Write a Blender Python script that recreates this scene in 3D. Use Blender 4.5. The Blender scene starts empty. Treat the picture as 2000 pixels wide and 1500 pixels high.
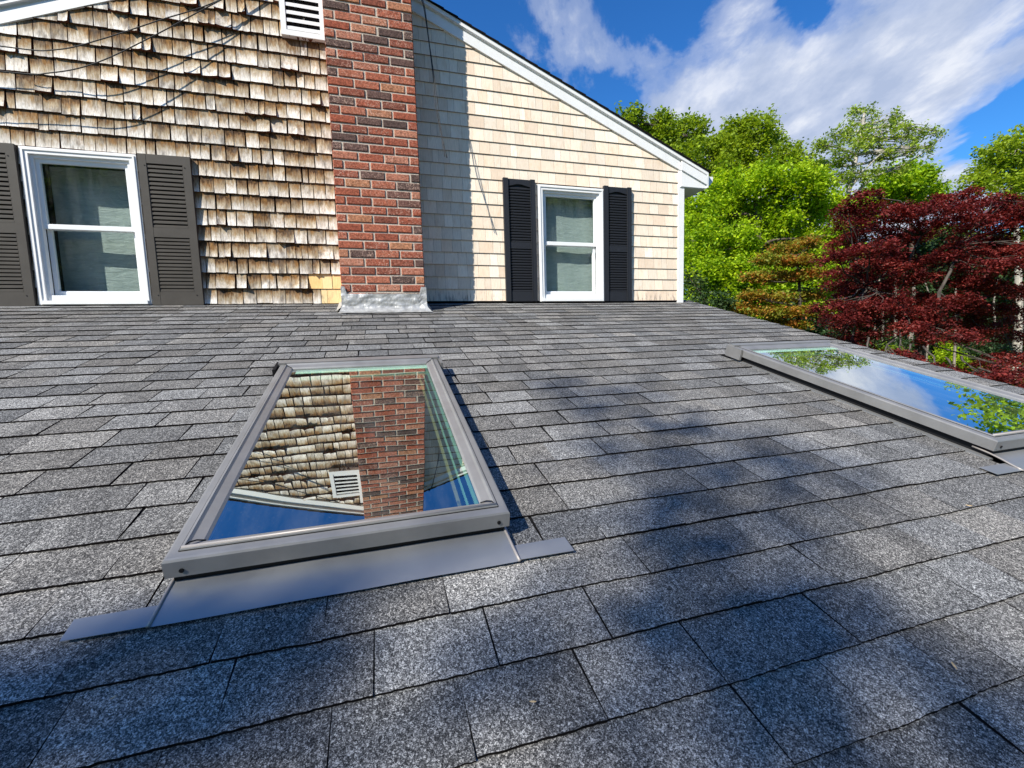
import bpy, math, random
import numpy as np
from mathutils import Vector, Matrix, Euler
R = math.radians
SC = bpy.context.scene
COL = SC.collection
random.seed(7)
rng = np.random.default_rng(11)

# ------------------------------------------------------------ camera
CAM_LOC = Vector((-0.6683, -4.7407, -0.3995))
CAM_ROT = Euler((1.4708, 0.0291, -0.2937), 'XYZ')
FPX = 867.47                                   # focal length in pixels of the 2000 px wide photograph
cam = bpy.data.cameras.new('camera')
cam.sensor_width = 36; cam.lens = FPX / 2000 * 36
cam.clip_start = 0.05; cam.clip_end = 3000
camo = bpy.data.objects.new('camera', cam); COL.objects.link(camo)
camo.location = CAM_LOC; camo.rotation_euler = CAM_ROT
SC.camera = camo
CM = CAM_ROT.to_matrix()
def at(u, v, d):
    """world point seen at photo pixel (u, v), d metres in front of the lens"""
    return CAM_LOC + CM @ Vector(((u - 1000) / FPX * d, -(v - 750) / FPX * d, -d))

# ------------------------------------------------------------ light
SUN_AZ, SUN_EL = R(54.5), R(40)
TRAVEL = Vector((math.sin(SUN_AZ) * math.cos(SUN_EL), math.cos(SUN_AZ) * math.cos(SUN_EL), -math.sin(SUN_EL)))
TOSUN = -TRAVEL
sun = bpy.data.lights.new('sun', 'SUN'); sun.energy = 5.0; sun.angle = R(0.53); sun.color = (1.0, 0.945, 0.83)
suno = bpy.data.objects.new('sun', sun); COL.objects.link(suno)
suno.rotation_euler = TRAVEL.to_track_quat('-Z', 'Y').to_euler()
suno.location = (-8, -6, 9)
SC.view_settings.view_transform = 'Standard'; SC.view_settings.look = 'None'
SC.view_settings.exposure = 0.55; SC.view_settings.gamma = 1

class NT:
    def __init__(s, tree): s.t = tree; s.n = tree.nodes; s.l = tree.links; s.n.clear()
    def add(s, typ, props=None, **ins):
        nd = s.n.new(typ)
        for k, v in (props or {}).items(): setattr(nd, k, v)
        for k, v in ins.items():
            key = int(k[1:]) if k[0] == 'i' and k[1:].isdigit() else k.replace('_', ' ')
            sock = nd.inputs[key]
            if hasattr(v, 'is_linked') or isinstance(v, bpy.types.NodeSocket): s.l.new(v, sock)
            else:
                sock.default_value = v
        return nd
    def math(s, op, a, b=0.0, c=0.0, clamp=False): return s.add('ShaderNodeMath', {'operation': op, 'use_clamp': clamp}, i0=a, i1=b, i2=c).outputs[0]
    def vmath(s, op, a, b=(0, 0, 0)): return s.add('ShaderNodeVectorMath', {'operation': op}, i0=a, i1=b).outputs[0]
    def mix(s, f, a, b, mode='MIX'):
        nd = s.n.new('ShaderNodeMix'); nd.data_type = 'RGBA'; nd.blend_type = mode; nd.clamp_factor = True
        for i, v in ((0, f), (6, a), (7, b)):
            if isinstance(v, bpy.types.NodeSocket): s.l.new(v, nd.inputs[i])
            else: nd.inputs[i].default_value = (*v, 1) if i != 0 and len(v) == 3 else v
        return nd.outputs[2]
    def ramp(s, f, stops, interp='LINEAR'):
        nd = s.n.new('ShaderNodeValToRGB'); nd.color_ramp.interpolation = interp
        el = nd.color_ramp.elements
        while len(el) < len(stops): el.new(0.5)
        for e, (p, c) in zip(el, stops):
            e.position = p; e.color = (c, c, c, 1) if not hasattr(c, '__len__') else (*c, 1)
        s.l.new(f, nd.inputs[0]); return nd.outputs[0]
    def noise(s, vec, scale, detail=2, rough=0.5, dist=0.0, dim='3D'):
        nd = s.add('ShaderNodeTexNoise', {'noise_dimensions': dim}, Scale=scale, Detail=detail, Roughness=rough, Distortion=dist)
        s.l.new(vec, nd.inputs['Vector']); return nd.outputs[0]
    def mapping(s, vec, scale=(1, 1, 1), loc=(0, 0, 0), rot=(0, 0, 0)):
        return s.add('ShaderNodeMapping', None, Vector=vec, Scale=scale, Location=loc, Rotation=rot).outputs[0]

def new_mat(name, rough=0.8, spec=0.3, metal=0.0):
    m = bpy.data.materials.new(name); m.use_nodes = True
    t = NT(m.node_tree)
    out = t.add('ShaderNodeOutputMaterial')
    b = t.add('ShaderNodeBsdfPrincipled'); b.inputs['Roughness'].default_value = rough
    b.inputs['Specular IOR Level'].default_value = spec; b.inputs['Metallic'].default_value = metal
    t.l.new(b.outputs[0], out.inputs[0])
    return m, t, b, out
def setcol(t, b, c):
    if isinstance(c, bpy.types.NodeSocket): t.l.new(c, b.inputs['Base Color'])
    else: b.inputs['Base Color'].default_value = (*c, 1)
def bump(t, b, h, strength=0.5, dist=0.01):
    nd = t.add('ShaderNodeBump', None, Strength=strength, Distance=dist, Height=h)
    t.l.new(nd.outputs[0], b.inputs['Normal'])
def objco(t): return t.add('ShaderNodeTexCoord').outputs['Object']
def attr(t, name='tone'):
    a = t.add('ShaderNodeAttribute', {'attribute_name': name})
    sp = t.add('ShaderNodeSeparateColor', None, Color=a.outputs['Color'])
    return sp.outputs[0], sp.outputs[1], sp.outputs[2]

# ------------------------------------------------------------ sky (world)
WIND = -66
w = bpy.data.worlds.new("World"); SC.world = w; w.use_nodes = True
t = NT(w.node_tree)
out = t.add('ShaderNodeOutputWorld')
bg = t.add('ShaderNodeBackground')
sky = t.add('ShaderNodeTexSky', {'sky_type': 'NISHITA', 'sun_disc': False, 'sun_elevation': SUN_EL,
            'sun_rotation': math.atan2(TOSUN.x, TOSUN.y), 'air_density': 1.0, 'dust_density': 0.4, 'ozone_density': 2.5})
gen = t.add('ShaderNodeTexCoord').outputs['Generated']
sp = t.add('ShaderNodeSeparateXYZ', None, Vector=gen)
zc = t.math('MAXIMUM', sp.outputs[2], 0.02)
zc = t.math('ADD', zc, 0.12)
px = t.math('DIVIDE', sp.outputs[0], zc); py = t.math('DIVIDE', sp.outputs[1], zc)
pv = t.add('ShaderNodeCombineXYZ', None, X=px, Y=py, Z=0.0).outputs[0]
# cloud sheet, drawn out along one wind direction
rot = t.mapping(pv, rot=(0, 0, R(WIND)))
st = t.mapping(rot, scale=(0.72, 1.15, 1), loc=(3.1, 0.35, 0))
n1 = t.noise(st, 2.3, 10, 0.58, 0.25)
n2 = t.noise(t.mapping(rot, scale=(0.5, 1.0, 1), loc=(7.3, 2.2, 4)), 0.8, 3, 0.5)
cov = t.math('SUBTRACT', t.math('ADD', t.math('MULTIPLY', n1, 1.75), t.math('MULTIPLY', n2, 0.35)), 0.70)
# banks of cloud over the woods to the right, open blue overhead
def bank(u, v, rad, amp):
    d = (at(u, v, 1) - CAM_LOC).normalized()
    q = t.add('ShaderNodeVectorMath', {'operation': 'DISTANCE'}, i0=gen, i1=tuple(d)).outputs['Value']
    k = t.math('DIVIDE', q, rad)
    return t.math('MULTIPLY', t.math('EXPONENT', t.math('MULTIPLY', t.math('MULTIPLY', k, k), -1.0)), amp)
for bk_ in ((1440, 70, .15, .17), (1620, 90, .15, .17), (1480, 220, .15, .18), (1300, 270, .10, .28), (1150, 130, .08, .36), (1090, 10, .09, .42), (1200, 330, .10, .26), (1780, 60, .13, .24), (1940, 110, .09, .26), (1960, 330, .13, .34), (1690, 240, .13, .24),
            (1400, 340, .16, .34), (1580, 360, .17, .36), (1750, 350, .12, .28),
            (1215, 200, .05, -.30), (980, 130, .13, -.25), (1930, 235, .055, -.30), (1820, 275, .07, -.25), (2010, 200, .07, -.22), (2080, 190, .07, -.2), (1580, 5, .04, -.22), (1320, 20, .05, -.14), (2200, 260, .12, -.3)):
    cov = t.math('ADD', cov, bank(*bk_))
cm = t.ramp(cov, [(0.0, 0.0), (0.48, 0.0), (0.62, 0.42), (0.80, 0.86), (1.0, 0.97)], 'EASE')
shade = t.noise(t.mapping(st, loc=(0.12, 0.07, 0)), 5.0, 7, 0.6)
shade = t.math('ADD', shade, t.math('MULTIPLY', t.math('SUBTRACT', 0.75, cov), 0.10))
ccol = t.ramp(shade, [(0.36, (3.7, 4.4, 6.0)), (0.50, (4.7, 5.3, 6.7)), (0.66, (6.9, 7.2, 7.9))])
hs = t.add('ShaderNodeHueSaturation', None, Hue=0.508, Saturation=1.25, Value=1.38, Color=sky.outputs[0])
blue = t.mix(1.0, hs.outputs[0], (0.42, 0.82, 1.03), 'MULTIPLY')
base = t.mix(cm, blue, ccol)
t.l.new(base, bg.inputs[0]); bg.inputs[1].default_value = 0.085
t.l.new(bg.outputs[0], out.inputs[0])

# ------------------------------------------------------------ mesh builder
class MB:
    def __init__(s): s.v = []; s.f = []; s.m = []; s.a = []
    def vert(s, p, a=(0.5, 0.5, 0.5)): s.v.append(tuple(p)); s.a.append((a[0], a[1], a[2], 1)); return len(s.v) - 1
    def face(s, idx, m=0): s.f.append(tuple(idx)); s.m.append(m)
    def quad(s, a, b, c, d, m=0, at_=(0.5, 0.5, 0.5)):
        i = [s.vert(p, at_) for p in (a, b, c, d)]; s.face(i, m)
    def poly_prism(s, pts, off, m=0, at_=(0.5, 0.5, 0.5)):
        """pts: ring of points, off: extrusion vector"""
        n = len(pts); off = Vector(off)
        a = [s.vert(Vector(p), at_) for p in pts]; b = [s.vert(Vector(p) + off, at_) for p in pts]
        s.face(a, m); s.face(b[::-1], m)
        for i in range(n):
            j = (i + 1) % n; s.face((a[j], a[i], b[i], b[j]), m)
    def box(s, x0, x1, y0, y1, z0, z1, m=0, at_=(0.5, 0.5, 0.5)):
        s.poly_prism([(x0, y0, z0), (x1, y0, z0), (x1, y0, z1), (x0, y0, z1)], (0, y1 - y0, 0), m, at_)
    def frustum(s, c, ax, bx, cx, inset, m=0, at_=(0.5, 0.5, 0.5), inner=None):
        """box with half axes ax, bx and a bevelled front towards cx"""
        c = Vector(c); ax = Vector(ax); bx = Vector(bx); cx = Vector(cx)
        la, lb = ax.length, bx.length
        ia, ib = (la - inset) / la, (lb - inset) / lb
        lc = cx.length; ic = (lc - inset) / lc
        r0 = [c - ax - bx - cx, c + ax - bx - cx, c + ax + bx - cx, c - ax + bx - cx]
        r1 = [c - ax - bx + cx * ic, c + ax - bx + cx * ic, c + ax + bx + cx * ic, c - ax + bx + cx * ic]
        r2 = [c - ax * ia - bx * ib + cx, c + ax * ia - bx * ib + cx, c + ax * ia + bx * ib + cx, c - ax * ia + bx * ib + cx]
        R0 = [s.vert(p, at_) for p in r0]; R1 = [s.vert(p, at_) for p in r1]; R2 = [s.vert(p, at_) for p in r2]
        for A, B in ((R0, R1), (R1, R2)):
            for i in range(4):
                j = (i + 1) % 4; s.face((A[i], A[j], B[j], B[i]), m)
        s.face(R2, m)
    def tube(s, pts, rad, seg=6, m=0, at_=(0.5, 0.5, 0.5)):
        pts = [Vector(p) for p in pts]; rings = []
        prev = None
        for i, p in enumerate(pts):
            d = (pts[min(i + 1, len(pts) - 1)] - pts[max(i - 1, 0)]).normalized()
            if prev is None:
                up = Vector((0, 0, 1)) if abs(d.z) < .9 else Vector((1, 0, 0))
                n = d.cross(up).normalized()
            else:
                n = (prev - d * prev.dot(d)).normalized()
            prev = n; b = d.cross(n)
            r = rad[i] if hasattr(rad, '__len__') else rad
            rings.append([s.vert(p + (n * math.cos(k * 2 * math.pi / seg) + b * math.sin(k * 2 * math.pi / seg)) * r, at_) for k in range(seg)])
        for A, B in zip(rings, rings[1:]):
            for k in range(seg):
                j = (k + 1) % seg; s.face((A[k], A[j], B[j], B[k]), m)
        s.face(rings[0][::-1], m); s.face(rings[-1], m)
    def grid(s, P, A=None, m=0, closed=False):
        """P: 2-D list of points"""
        I = [[s.vert(p, A[i][j] if A else (0.5, 0.5, 0.5)) for j, p in enumerate(r)] for i, r in enumerate(P)]
        for i in range(len(I) - 1):
            for j in range(len(I[0]) - 1): s.face((I[i][j], I[i][j + 1], I[i + 1][j + 1], I[i + 1][j]), m)
        return I
    def build(s, name, mats, parent=None, smooth=False, loc=(0, 0, 0)):
        me = bpy.data.meshes.new(name)
        me.from_pydata(s.v, [], s.f); 
        if not hasattr(mats, '__len__'): mats = [mats]
        for mt in mats: me.materials.append(mt)
        me.polygons.foreach_set('material_index', s.m)
        ca = me.color_attributes.new('tone', 'FLOAT_COLOR', 'POINT')
        ca.data.foreach_set('color', np.array(s.a, dtype=np.float32).ravel())
        if smooth: me.polygons.foreach_set('use_smooth', [True] * len(me.polygons))
        me.update()
        o = bpy.data.objects.new(name, me); COL.objects.link(o); o.location = loc
        if parent is not None: o.parent = parent
        return o
def quads_mesh(name, co, nf, attrs, mat, parent, smooth=False, k=4):
    """co: (nf*k,3) array, one k-gon per leaf"""
    me = bpy.data.meshes.new(name)
    me.vertices.add(nf * k); me.vertices.foreach_set('co', co.astype(np.float32).ravel())
    me.loops.add(nf * k); me.loops.foreach_set('vertex_index', np.arange(nf * k, dtype=np.int32))
    me.polygons.add(nf); me.polygons.foreach_set('loop_start', np.arange(0, nf * k, k, dtype=np.int32))
    me.materials.append(mat); me.update(calc_edges=True)
    ca = me.color_attributes.new('tone', 'FLOAT_COLOR', 'POINT')
    ca.data.foreach_set('color', np.repeat(attrs, k, axis=0).astype(np.float32).ravel())
    o = bpy.data.objects.new(name, me); COL.objects.link(o)
    if parent is not None: o.parent = parent
    return o
def thing(name, label, cat, loc=(0, 0, 0), group=None):
    o = bpy.data.objects.new(name, None); COL.objects.link(o); o.location = loc; o.empty_display_size = 0.2
    tag(o, label, cat, group); return o
def tag(o, label, cat, group=None):
    o['label'] = label; o['category'] = cat
    if group: o['group'] = group
    return o
def struct(o, kind='structure', label=None):
    o['kind'] = kind
    if label: o['label'] = label
    return o

# ------------------------------------------------------------ materials
def mat_roof():
    m, t, b, _ = new_mat('roof_shingle_granules', 0.95, 0.12)
    co = objco(t); r, g, v = attr(t)
    vo = t.add('ShaderNodeTexVoronoi', {'feature': 'F1'}, Scale=620.0, Randomness=1.0); t.l.new(co, vo.inputs['Vector'])
    cell = t.add('ShaderNodeSeparateColor', None, Color=vo.outputs['Color']).outputs[0]
    vo2 = t.add('ShaderNodeTexVoronoi', {'feature': 'F1'}, Scale=260.0, Randomness=1.0); t.l.new(co, vo2.inputs['Vector'])
    cell2 = t.add('ShaderNodeSeparateColor', None, Color=vo2.outputs['Color']).outputs[1]
    big = t.noise(co, 9.0, 3, 0.6)
    mid = t.noise(co, 45.0, 3, 0.6)
    s = t.math('ADD', t.math('MULTIPLY', cell, 0.56), t.math('MULTIPLY', cell2, 0.34))
    s = t.math('ADD', s, t.math('MULTIPLY', mid, 0.16))
    s = t.math('ADD', s, t.math('MULTIPLY', t.math('SUBTRACT', r, 0.5), 0.14))
    s = t.math('ADD', s, t.math('MULTIPLY', t.math('SUBTRACT', big, 0.5), 0.14))
    c = t.ramp(s, [(0.14, (0.016, 0.016, 0.017)), (0.36, (0.056, 0.056, 0.057)), (0.58, (0.148, 0.147, 0.145)), (0.80, (0.40, 0.395, 0.38)), (1.0, (0.78, 0.77, 0.73))])
    tint = t.mix(g, (0.97, 0.985, 1.02), (1.04, 1.0, 0.965))
    c = t.mix(1.0, c, tint, 'MULTIPLY')
    setcol(t, b, c)
    bump(t, b, s, 0.35, 0.002)
    return m
def mat_plain(name, c, rough=0.8, spec=0.3, metal=0.0, var=0.0, scale=20, bmp=0.0):
    m, t, b, _ = new_mat(name, rough, spec, metal)
    if var or bmp:
        co = objco(t); n = t.noise(co, scale, 5, 0.6)
        k = t.ramp(n, [(0.3, 1 - var), (0.7, 1 + var)])
        setcol(t, b, t.mix(1.0, c, k, 'MULTIPLY'))
        if bmp: bump(t, b, n, bmp, 0.01)
    else: setcol(t, b, c)
    return m
def mat_weathered():
    m, t, b, _ = new_mat('weathered_cedar', 0.9, 0.15)
    co = objco(t); r, g, v = attr(t)
    off = t.add('ShaderNodeCombineXYZ', None, X=t.math('MULTIPLY', r, 7.0), Y=0.0, Z=t.math('MULTIPLY', g, 5.0)).outputs[0]
    p = t.vmath('ADD', co, off)
    streak = t.noise(t.mapping(p, scale=(1, 1, 0.055)), 230, 3, 0.6)
    streak2 = t.noise(t.mapping(p, scale=(1, 1, 0.16)), 60, 4, 0.65, 0.3)
    blot = t.noise(t.mapping(p, scale=(1, 1, 0.7)), 16, 4, 0.6)
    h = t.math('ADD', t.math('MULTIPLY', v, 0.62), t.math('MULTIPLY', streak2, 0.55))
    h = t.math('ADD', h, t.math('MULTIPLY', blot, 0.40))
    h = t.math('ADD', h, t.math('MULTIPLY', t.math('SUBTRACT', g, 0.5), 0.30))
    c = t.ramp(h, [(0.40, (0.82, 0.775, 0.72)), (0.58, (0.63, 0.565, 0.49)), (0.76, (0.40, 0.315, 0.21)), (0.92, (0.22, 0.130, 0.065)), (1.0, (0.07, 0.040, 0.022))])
    warm = t.math('MULTIPLY', t.ramp(blot, [(0.50, 0.0), (0.68, 1.0)]), t.ramp(v, [(0.2, 0.1), (0.75, 0.85)]))
    c = t.mix(warm, c, (0.36, 0.185, 0.06))
    sx = t.add('ShaderNodeSeparateXYZ', None, Vector=co)
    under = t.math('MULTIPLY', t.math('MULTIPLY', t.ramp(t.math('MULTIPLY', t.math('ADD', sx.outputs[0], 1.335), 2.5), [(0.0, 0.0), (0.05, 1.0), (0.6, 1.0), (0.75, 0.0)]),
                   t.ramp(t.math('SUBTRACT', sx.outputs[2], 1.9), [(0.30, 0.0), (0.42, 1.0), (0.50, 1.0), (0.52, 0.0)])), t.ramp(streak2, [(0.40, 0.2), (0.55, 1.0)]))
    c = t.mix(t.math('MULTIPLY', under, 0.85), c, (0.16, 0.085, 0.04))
    grime = t.ramp(t.math('ADD', t.noise(t.mapping(p, scale=(1, 1, 0.3)), 26, 3, 0.5, 0.0), t.math('MULTIPLY', t.math('SUBTRACT', t.noise(co, 1.7, 3, 0.6), 0.5), 0.5)), [(0.52, 0.0), (0.72, 0.70)])
    c = t.mix(grime, c, (0.13, 0.105, 0.085))
    c = t.mix(1.0, c, t.ramp(streak, [(0.32, 0.66), (0.5, 1.0), (0.72, 1.22)]), 'MULTIPLY')
    c = t.mix(1.0, c, t.ramp(r, [(0.0, 0.84), (1.0, 1.16)]), 'MULTIPLY')
    setcol(t, b, c); bump(t, b, streak, 0.5, 0.004)
    return m
def mat_newcedar(name, a, bcol, k=0.10):
    m, t, b, _ = new_mat(name, 0.85, 0.2)
    co = objco(t); r, g, v = attr(t)
    off = t.add('ShaderNodeCombineXYZ', None, X=t.math('MULTIPLY', r, 7.0), Y=0.0, Z=t.math('MULTIPLY', g, 5.0)).outputs[0]
    p = t.vmath('ADD', co, off)
    c = t.mix(r, a, bcol)
    streak = t.noise(t.mapping(p, scale=(1, 1, 0.07)), 150, 4, 0.6)
    blot = t.noise(t.mapping(p, scale=(1, 1, 0.5)), 14, 3, 0.5, 0.5)
    c = t.mix(t.ramp(blot, [(0.52, 0.0), (0.75, 0.45)]), c, tuple(x * y for x, y in zip(a, (0.80, 0.66, 0.52))))
    c = t.mix(1.0, c, t.ramp(streak, [(0.3, 1 - k), (0.7, 1 + k)]), 'MULTIPLY')
    c = t.mix(1.0, c, t.ramp(g, [(0.0, 0.87), (1.0, 1.08)]), 'MULTIPLY')
    # tannin stains near the bottom course
    z = t.add('ShaderNodeSeparateXYZ', None, Vector=co).outputs[2]
    low = t.math('MULTIPLY', t.ramp(z, [(0.05, 1.0), (0.14, 0.0)]), t.ramp(t.noise(t.mapping(p, scale=(1, 1, 0.2)), 45, 4, 0.6), [(0.52, 0.0), (0.66, 0.75)]))
    c = t.mix(low, c, (0.20, 0.17, 0.15))
    setcol(t, b, c); bump(t, b, streak, 0.2, 0.002)
    return m
def mat_brick():
    m, t, b, _ = new_mat('red_brick', 0.93, 0.15)
    co = objco(t); r, g, v = attr(t)
    c = t.ramp(r, [(0.0, (0.095, 0.062, 0.055)), (0.17, (0.14, 0.080, 0.068)), (0.21, (0.20, 0.068, 0.046)), (0.45, (0.32, 0.088, 0.052)), (0.70, (0.38, 0.120, 0.070)), (0.86, (0.42, 0.175, 0.115)), (1.0, (0.42, 0.190, 0.100))], 'LINEAR')
    n = t.noise(co, 120, 4, 0.75); n3 = t.noise(co, 34, 3, 0.6)
    c = t.mix(1.0, c, t.ramp(n, [(0.30, 0.45), (0.5, 0.95), (0.72, 1.6)]), 'MULTIPLY')
    c = t.mix(1.0, c, t.ramp(t.noise(co, 52, 3, 0.6), [(0.32, 0.62), (0.5, 1.0), (0.68, 1.38)]), 'MULTIPLY')
    sp = t.math('MULTIPLY', t.ramp(t.noise(co, 120, 3, 0.7), [(0.50, 0.0), (0.64, 1.0)]), t.ramp(g, [(0.10, 0.0), (0.8, 0.95)]))
    sp = t.math('MULTIPLY', sp, t.ramp(n3, [(0.42, 0.1), (0.6, 1.0)]))
    c = t.mix(sp, c, (0.62, 0.42, 0.33))
    blk = t.ramp(t.noise(co, 90, 3, 0.6), [(0.64, 0.0), (0.74, 0.75)])
    c = t.mix(blk, c, (0.06, 0.04, 0.035))
    setcol(t, b, c); bump(t, b, n, 0.8, 0.006)
    return m
def mat_leaf(name, c1, c2, c3, trans=0.45, tcol=None, rough=0.55):
    m = bpy.data.materials.new(name); m.use_nodes = True; t = NT(m.node_tree)
    out = t.add('ShaderNodeOutputMaterial'); r, g, v = attr(t)
    c = t.ramp(r, [(0.0, c1), (0.5, c2), (1.0, c3)])
    c = t.mix(1.0, c, t.ramp(g, [(0.0, 0.72), (1.0, 1.28)]), 'MULTIPLY')
    d = t.add('ShaderNodeBsdfPrincipled', None, Roughness=rough); d.inputs['Specular IOR Level'].default_value = 0.25
    t.l.new(c, d.inputs['Base Color'])
    tr = t.add('ShaderNodeBsdfTranslucent')
    t.l.new(t.mix(1.0, c, tcol or (1.3, 1.25, 0.6), 'MULTIPLY'), tr.inputs[0])
    mx = t.add('ShaderNodeMixShader', None, i0=trans); t.l.new(d.outputs[0], mx.inputs[1]); t.l.new(tr.outputs[0], mx.inputs[2])
    t.l.new(mx.outputs[0], out.inputs[0])
    return m
def mat_bark(name, c1, c2, sc=12):
    m, t, b, _ = new_mat(name, 0.9, 0.15)
    co = objco(t); n = t.noise(t.mapping(co, scale=(1, 1, 0.3)), sc, 5, 0.65)
    setcol(t, b, t.ramp(n, [(0.3, c1), (0.7, c2)])); bump(t, b, n, 0.6, 0.02)
    return m
def mat_metal(name, c, rough=0.38, metal=0.55, var=0.05):
    m, t, b, _ = new_mat(name, rough, 0.5, metal)
    co = objco(t); n = t.noise(co, 7, 5, 0.6); f = t.noise(t.mapping(co, scale=(1, 8, 8)), 30, 2, 0.5)
    k = t.ramp(n, [(0.3, 1 - var), (0.7, 1 + var)])
    setcol(t, b, t.mix(1.0, c, k, 'MULTIPLY'))
    t.l.new(t.ramp(n, [(0.3, rough * .85), (0.7, rough * 1.2)]), b.inputs['Roughness'])
    bump(t, b, n, 0.05, 0.004)
    return m
def mat_glass(name, refl, tint, gloss_col, rough=0.0, wav=0.0, wscale=3.0, dust=0.05):
    """pane that mirrors part of the light and passes the rest"""
    m = bpy.data.materials.new(name); m.use_nodes = True; t = NT(m.node_tree)
    out = t.add('ShaderNodeOutputMaterial')
    gl = t.add('ShaderNodeBsdfGlossy', None, Roughness=rough); gl.inputs[0].default_value = (*gloss_col, 1)
    tr = t.add('ShaderNodeBsdfTransparent'); tr.inputs[0].default_value = (*tint, 1)
    ge = t.add('ShaderNodeNewGeometry')
    cs = t.add('ShaderNodeVectorMath', {'operation': 'DOT_PRODUCT'}, i0=ge.outputs['Normal'], i1=ge.outputs['Incoming']).outputs['Value']
    sch = t.math('POWER', t.math('SUBTRACT', 1.0, t.math('ABSOLUTE', cs), clamp=True), 5.0)   # the same from both faces
    f = t.math('ADD', t.math('MULTIPLY', sch, 0.95), refl + 0.045, clamp=True)
    mx = t.add('ShaderNodeMixShader'); t.l.new(f, mx.inputs[0]); t.l.new(tr.outputs[0], mx.inputs[1]); t.l.new(gl.outputs[0], mx.inputs[2])
    if wav:
        co = objco(t); n = t.noise(co, wscale, 1, 0.4)
        bp = t.add('ShaderNodeBump', None, Strength=1.0, Distance=wav, Height=n)
        t.l.new(bp.outputs[0], gl.inputs['Normal'])
    co2 = objco(t)
    du = t.add('ShaderNodeBsdfDiffuse'); du.inputs[0].default_value = (0.55, 0.56, 0.54, 1)
    spots = t.ramp(t.noise(co2, 160, 3, 0.7), [(0.60, 0.0), (0.74, 0.16)])
    film = t.ramp(t.noise(t.mapping(co2, scale=(3.0, 0.6, 0.6)), 5, 4, 0.6), [(0.40, 0.0), (0.75, dust)])
    m2 = t.add('ShaderNodeMixShader'); t.l.new(t.math('ADD', t.math('MULTIPLY', spots, dust * 8), film, clamp=True), m2.inputs[0])
    t.l.new(mx.outputs[0], m2.inputs[1]); t.l.new(du.outputs[0], m2.inputs[2])
    t.l.new(m2.outputs[0], out.inputs[0])
    return m

M = dict(
    roof=mat_roof(),
    roof_edge=mat_plain('asphalt_cut_edge', (0.012, 0.010, 0.010), 0.95, 0.05),
    felt=mat_plain('roof_felt', (0.012, 0.012, 0.013), 0.95, 0.05),
    weathered=mat_weathered(),
    wall_dark=mat_plain('tar_paper', (0.012, 0.010, 0.009), 0.95, 0.05),
    cedar=mat_newcedar('new_cedar', (0.89, 0.785, 0.655), (0.83, 0.665, 0.515)),
    patch=mat_newcedar('fresh_cedar', (0.84, 0.55, 0.24), (0.84, 0.65, 0.36)),
    shingle_side=mat_plain('cedar_butt', (0.13, 0.05, 0.028), 0.9, 0.1),
    brick=mat_brick(),
    mortar=mat_plain('mortar', (0.52, 0.45, 0.38), 0.95, 0.1, var=0.22, scale=80, bmp=0.6),
    white=mat_plain('white_trim_paint', (0.80, 0.80, 0.80), 0.55, 0.35, var=0.035, scale=14),
    vinyl=mat_plain('white_vinyl', (0.80, 0.81, 0.82), 0.4, 0.4),
    shutter_old=mat_plain('faded_charcoal_shutter', (0.062, 0.055, 0.048), 0.6, 0.3, var=0.12, scale=9),
    shutter_new=mat_plain('black_shutter', (0.018, 0.020, 0.026), 0.55, 0.35, var=0.15, scale=60, bmp=0.25),
    sky_metal=mat_metal('skylight_cladding', (0.255, 0.25, 0.248), 0.40, 0.35, 0.12),
    sky_lip=mat_metal('skylight_lip', (0.33, 0.30, 0.285), 0.45, 0.25),
    apron=mat_metal('apron_metal', (0.36, 0.365, 0.375), 0.36, 0.6),
    lead=mat_plain('lead_sheet', (0.44, 0.44, 0.435), 0.45, 0.5, 0.35, var=0.28, scale=22, bmp=0.9),
    rubber=mat_plain('black_rubber', (0.008, 0.008, 0.009), 0.6, 0.2),
    dark=mat_plain('dark_room', (0.035, 0.033, 0.03), 0.9, 0.1),
    room=mat_plain('room_wall', (0.30, 0.29, 0.26), 0.9, 0.1),
    cable=mat_plain('black_cable', (0.02, 0.02, 0.022), 0.5, 0.3),
    cable_grey=mat_plain('grey_cable', (0.45, 0.45, 0.46), 0.5, 0.3),
    spacer=mat_plain('pale_green_spacer', (0.62, 0.95, 0.78), 0.5, 0.4),
    shaft=mat_plain('skylight_shaft', (0.012, 0.016, 0.022), 0.9, 0.1),
    win_glass=mat_glass('window_glass', 0.06, (0.86, 0.93, 0.91), (0.9, 0.97, 0.97), 0.0, 0.004, 5),
    sky_glass=mat_glass('skylight_glass', 0.56, (0.72, 0.92, 0.84), (0.95, 1.0, 0.95), 0.0, 0.0011, 2.6),
    sky_glass2=mat_glass('skylight_glass_far', 0.52, (0.72, 0.92, 0.84), (0.93, 0.97, 0.97), 0.0, 0.0005, 2.2),
)
def mat_band():  # pale green edge reflection, painted as translucent strips over the pane
    m = bpy.data.materials.new('mint_edge_reflection'); m.use_nodes = True; t = NT(m.node_tree)
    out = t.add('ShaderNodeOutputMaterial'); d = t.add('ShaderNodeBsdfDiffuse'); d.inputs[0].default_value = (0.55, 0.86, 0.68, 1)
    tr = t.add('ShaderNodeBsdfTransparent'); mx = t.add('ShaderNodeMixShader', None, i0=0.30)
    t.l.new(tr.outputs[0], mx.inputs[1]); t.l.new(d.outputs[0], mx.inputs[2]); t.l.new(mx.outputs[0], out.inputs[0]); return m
M['band'] = mat_band()
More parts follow.
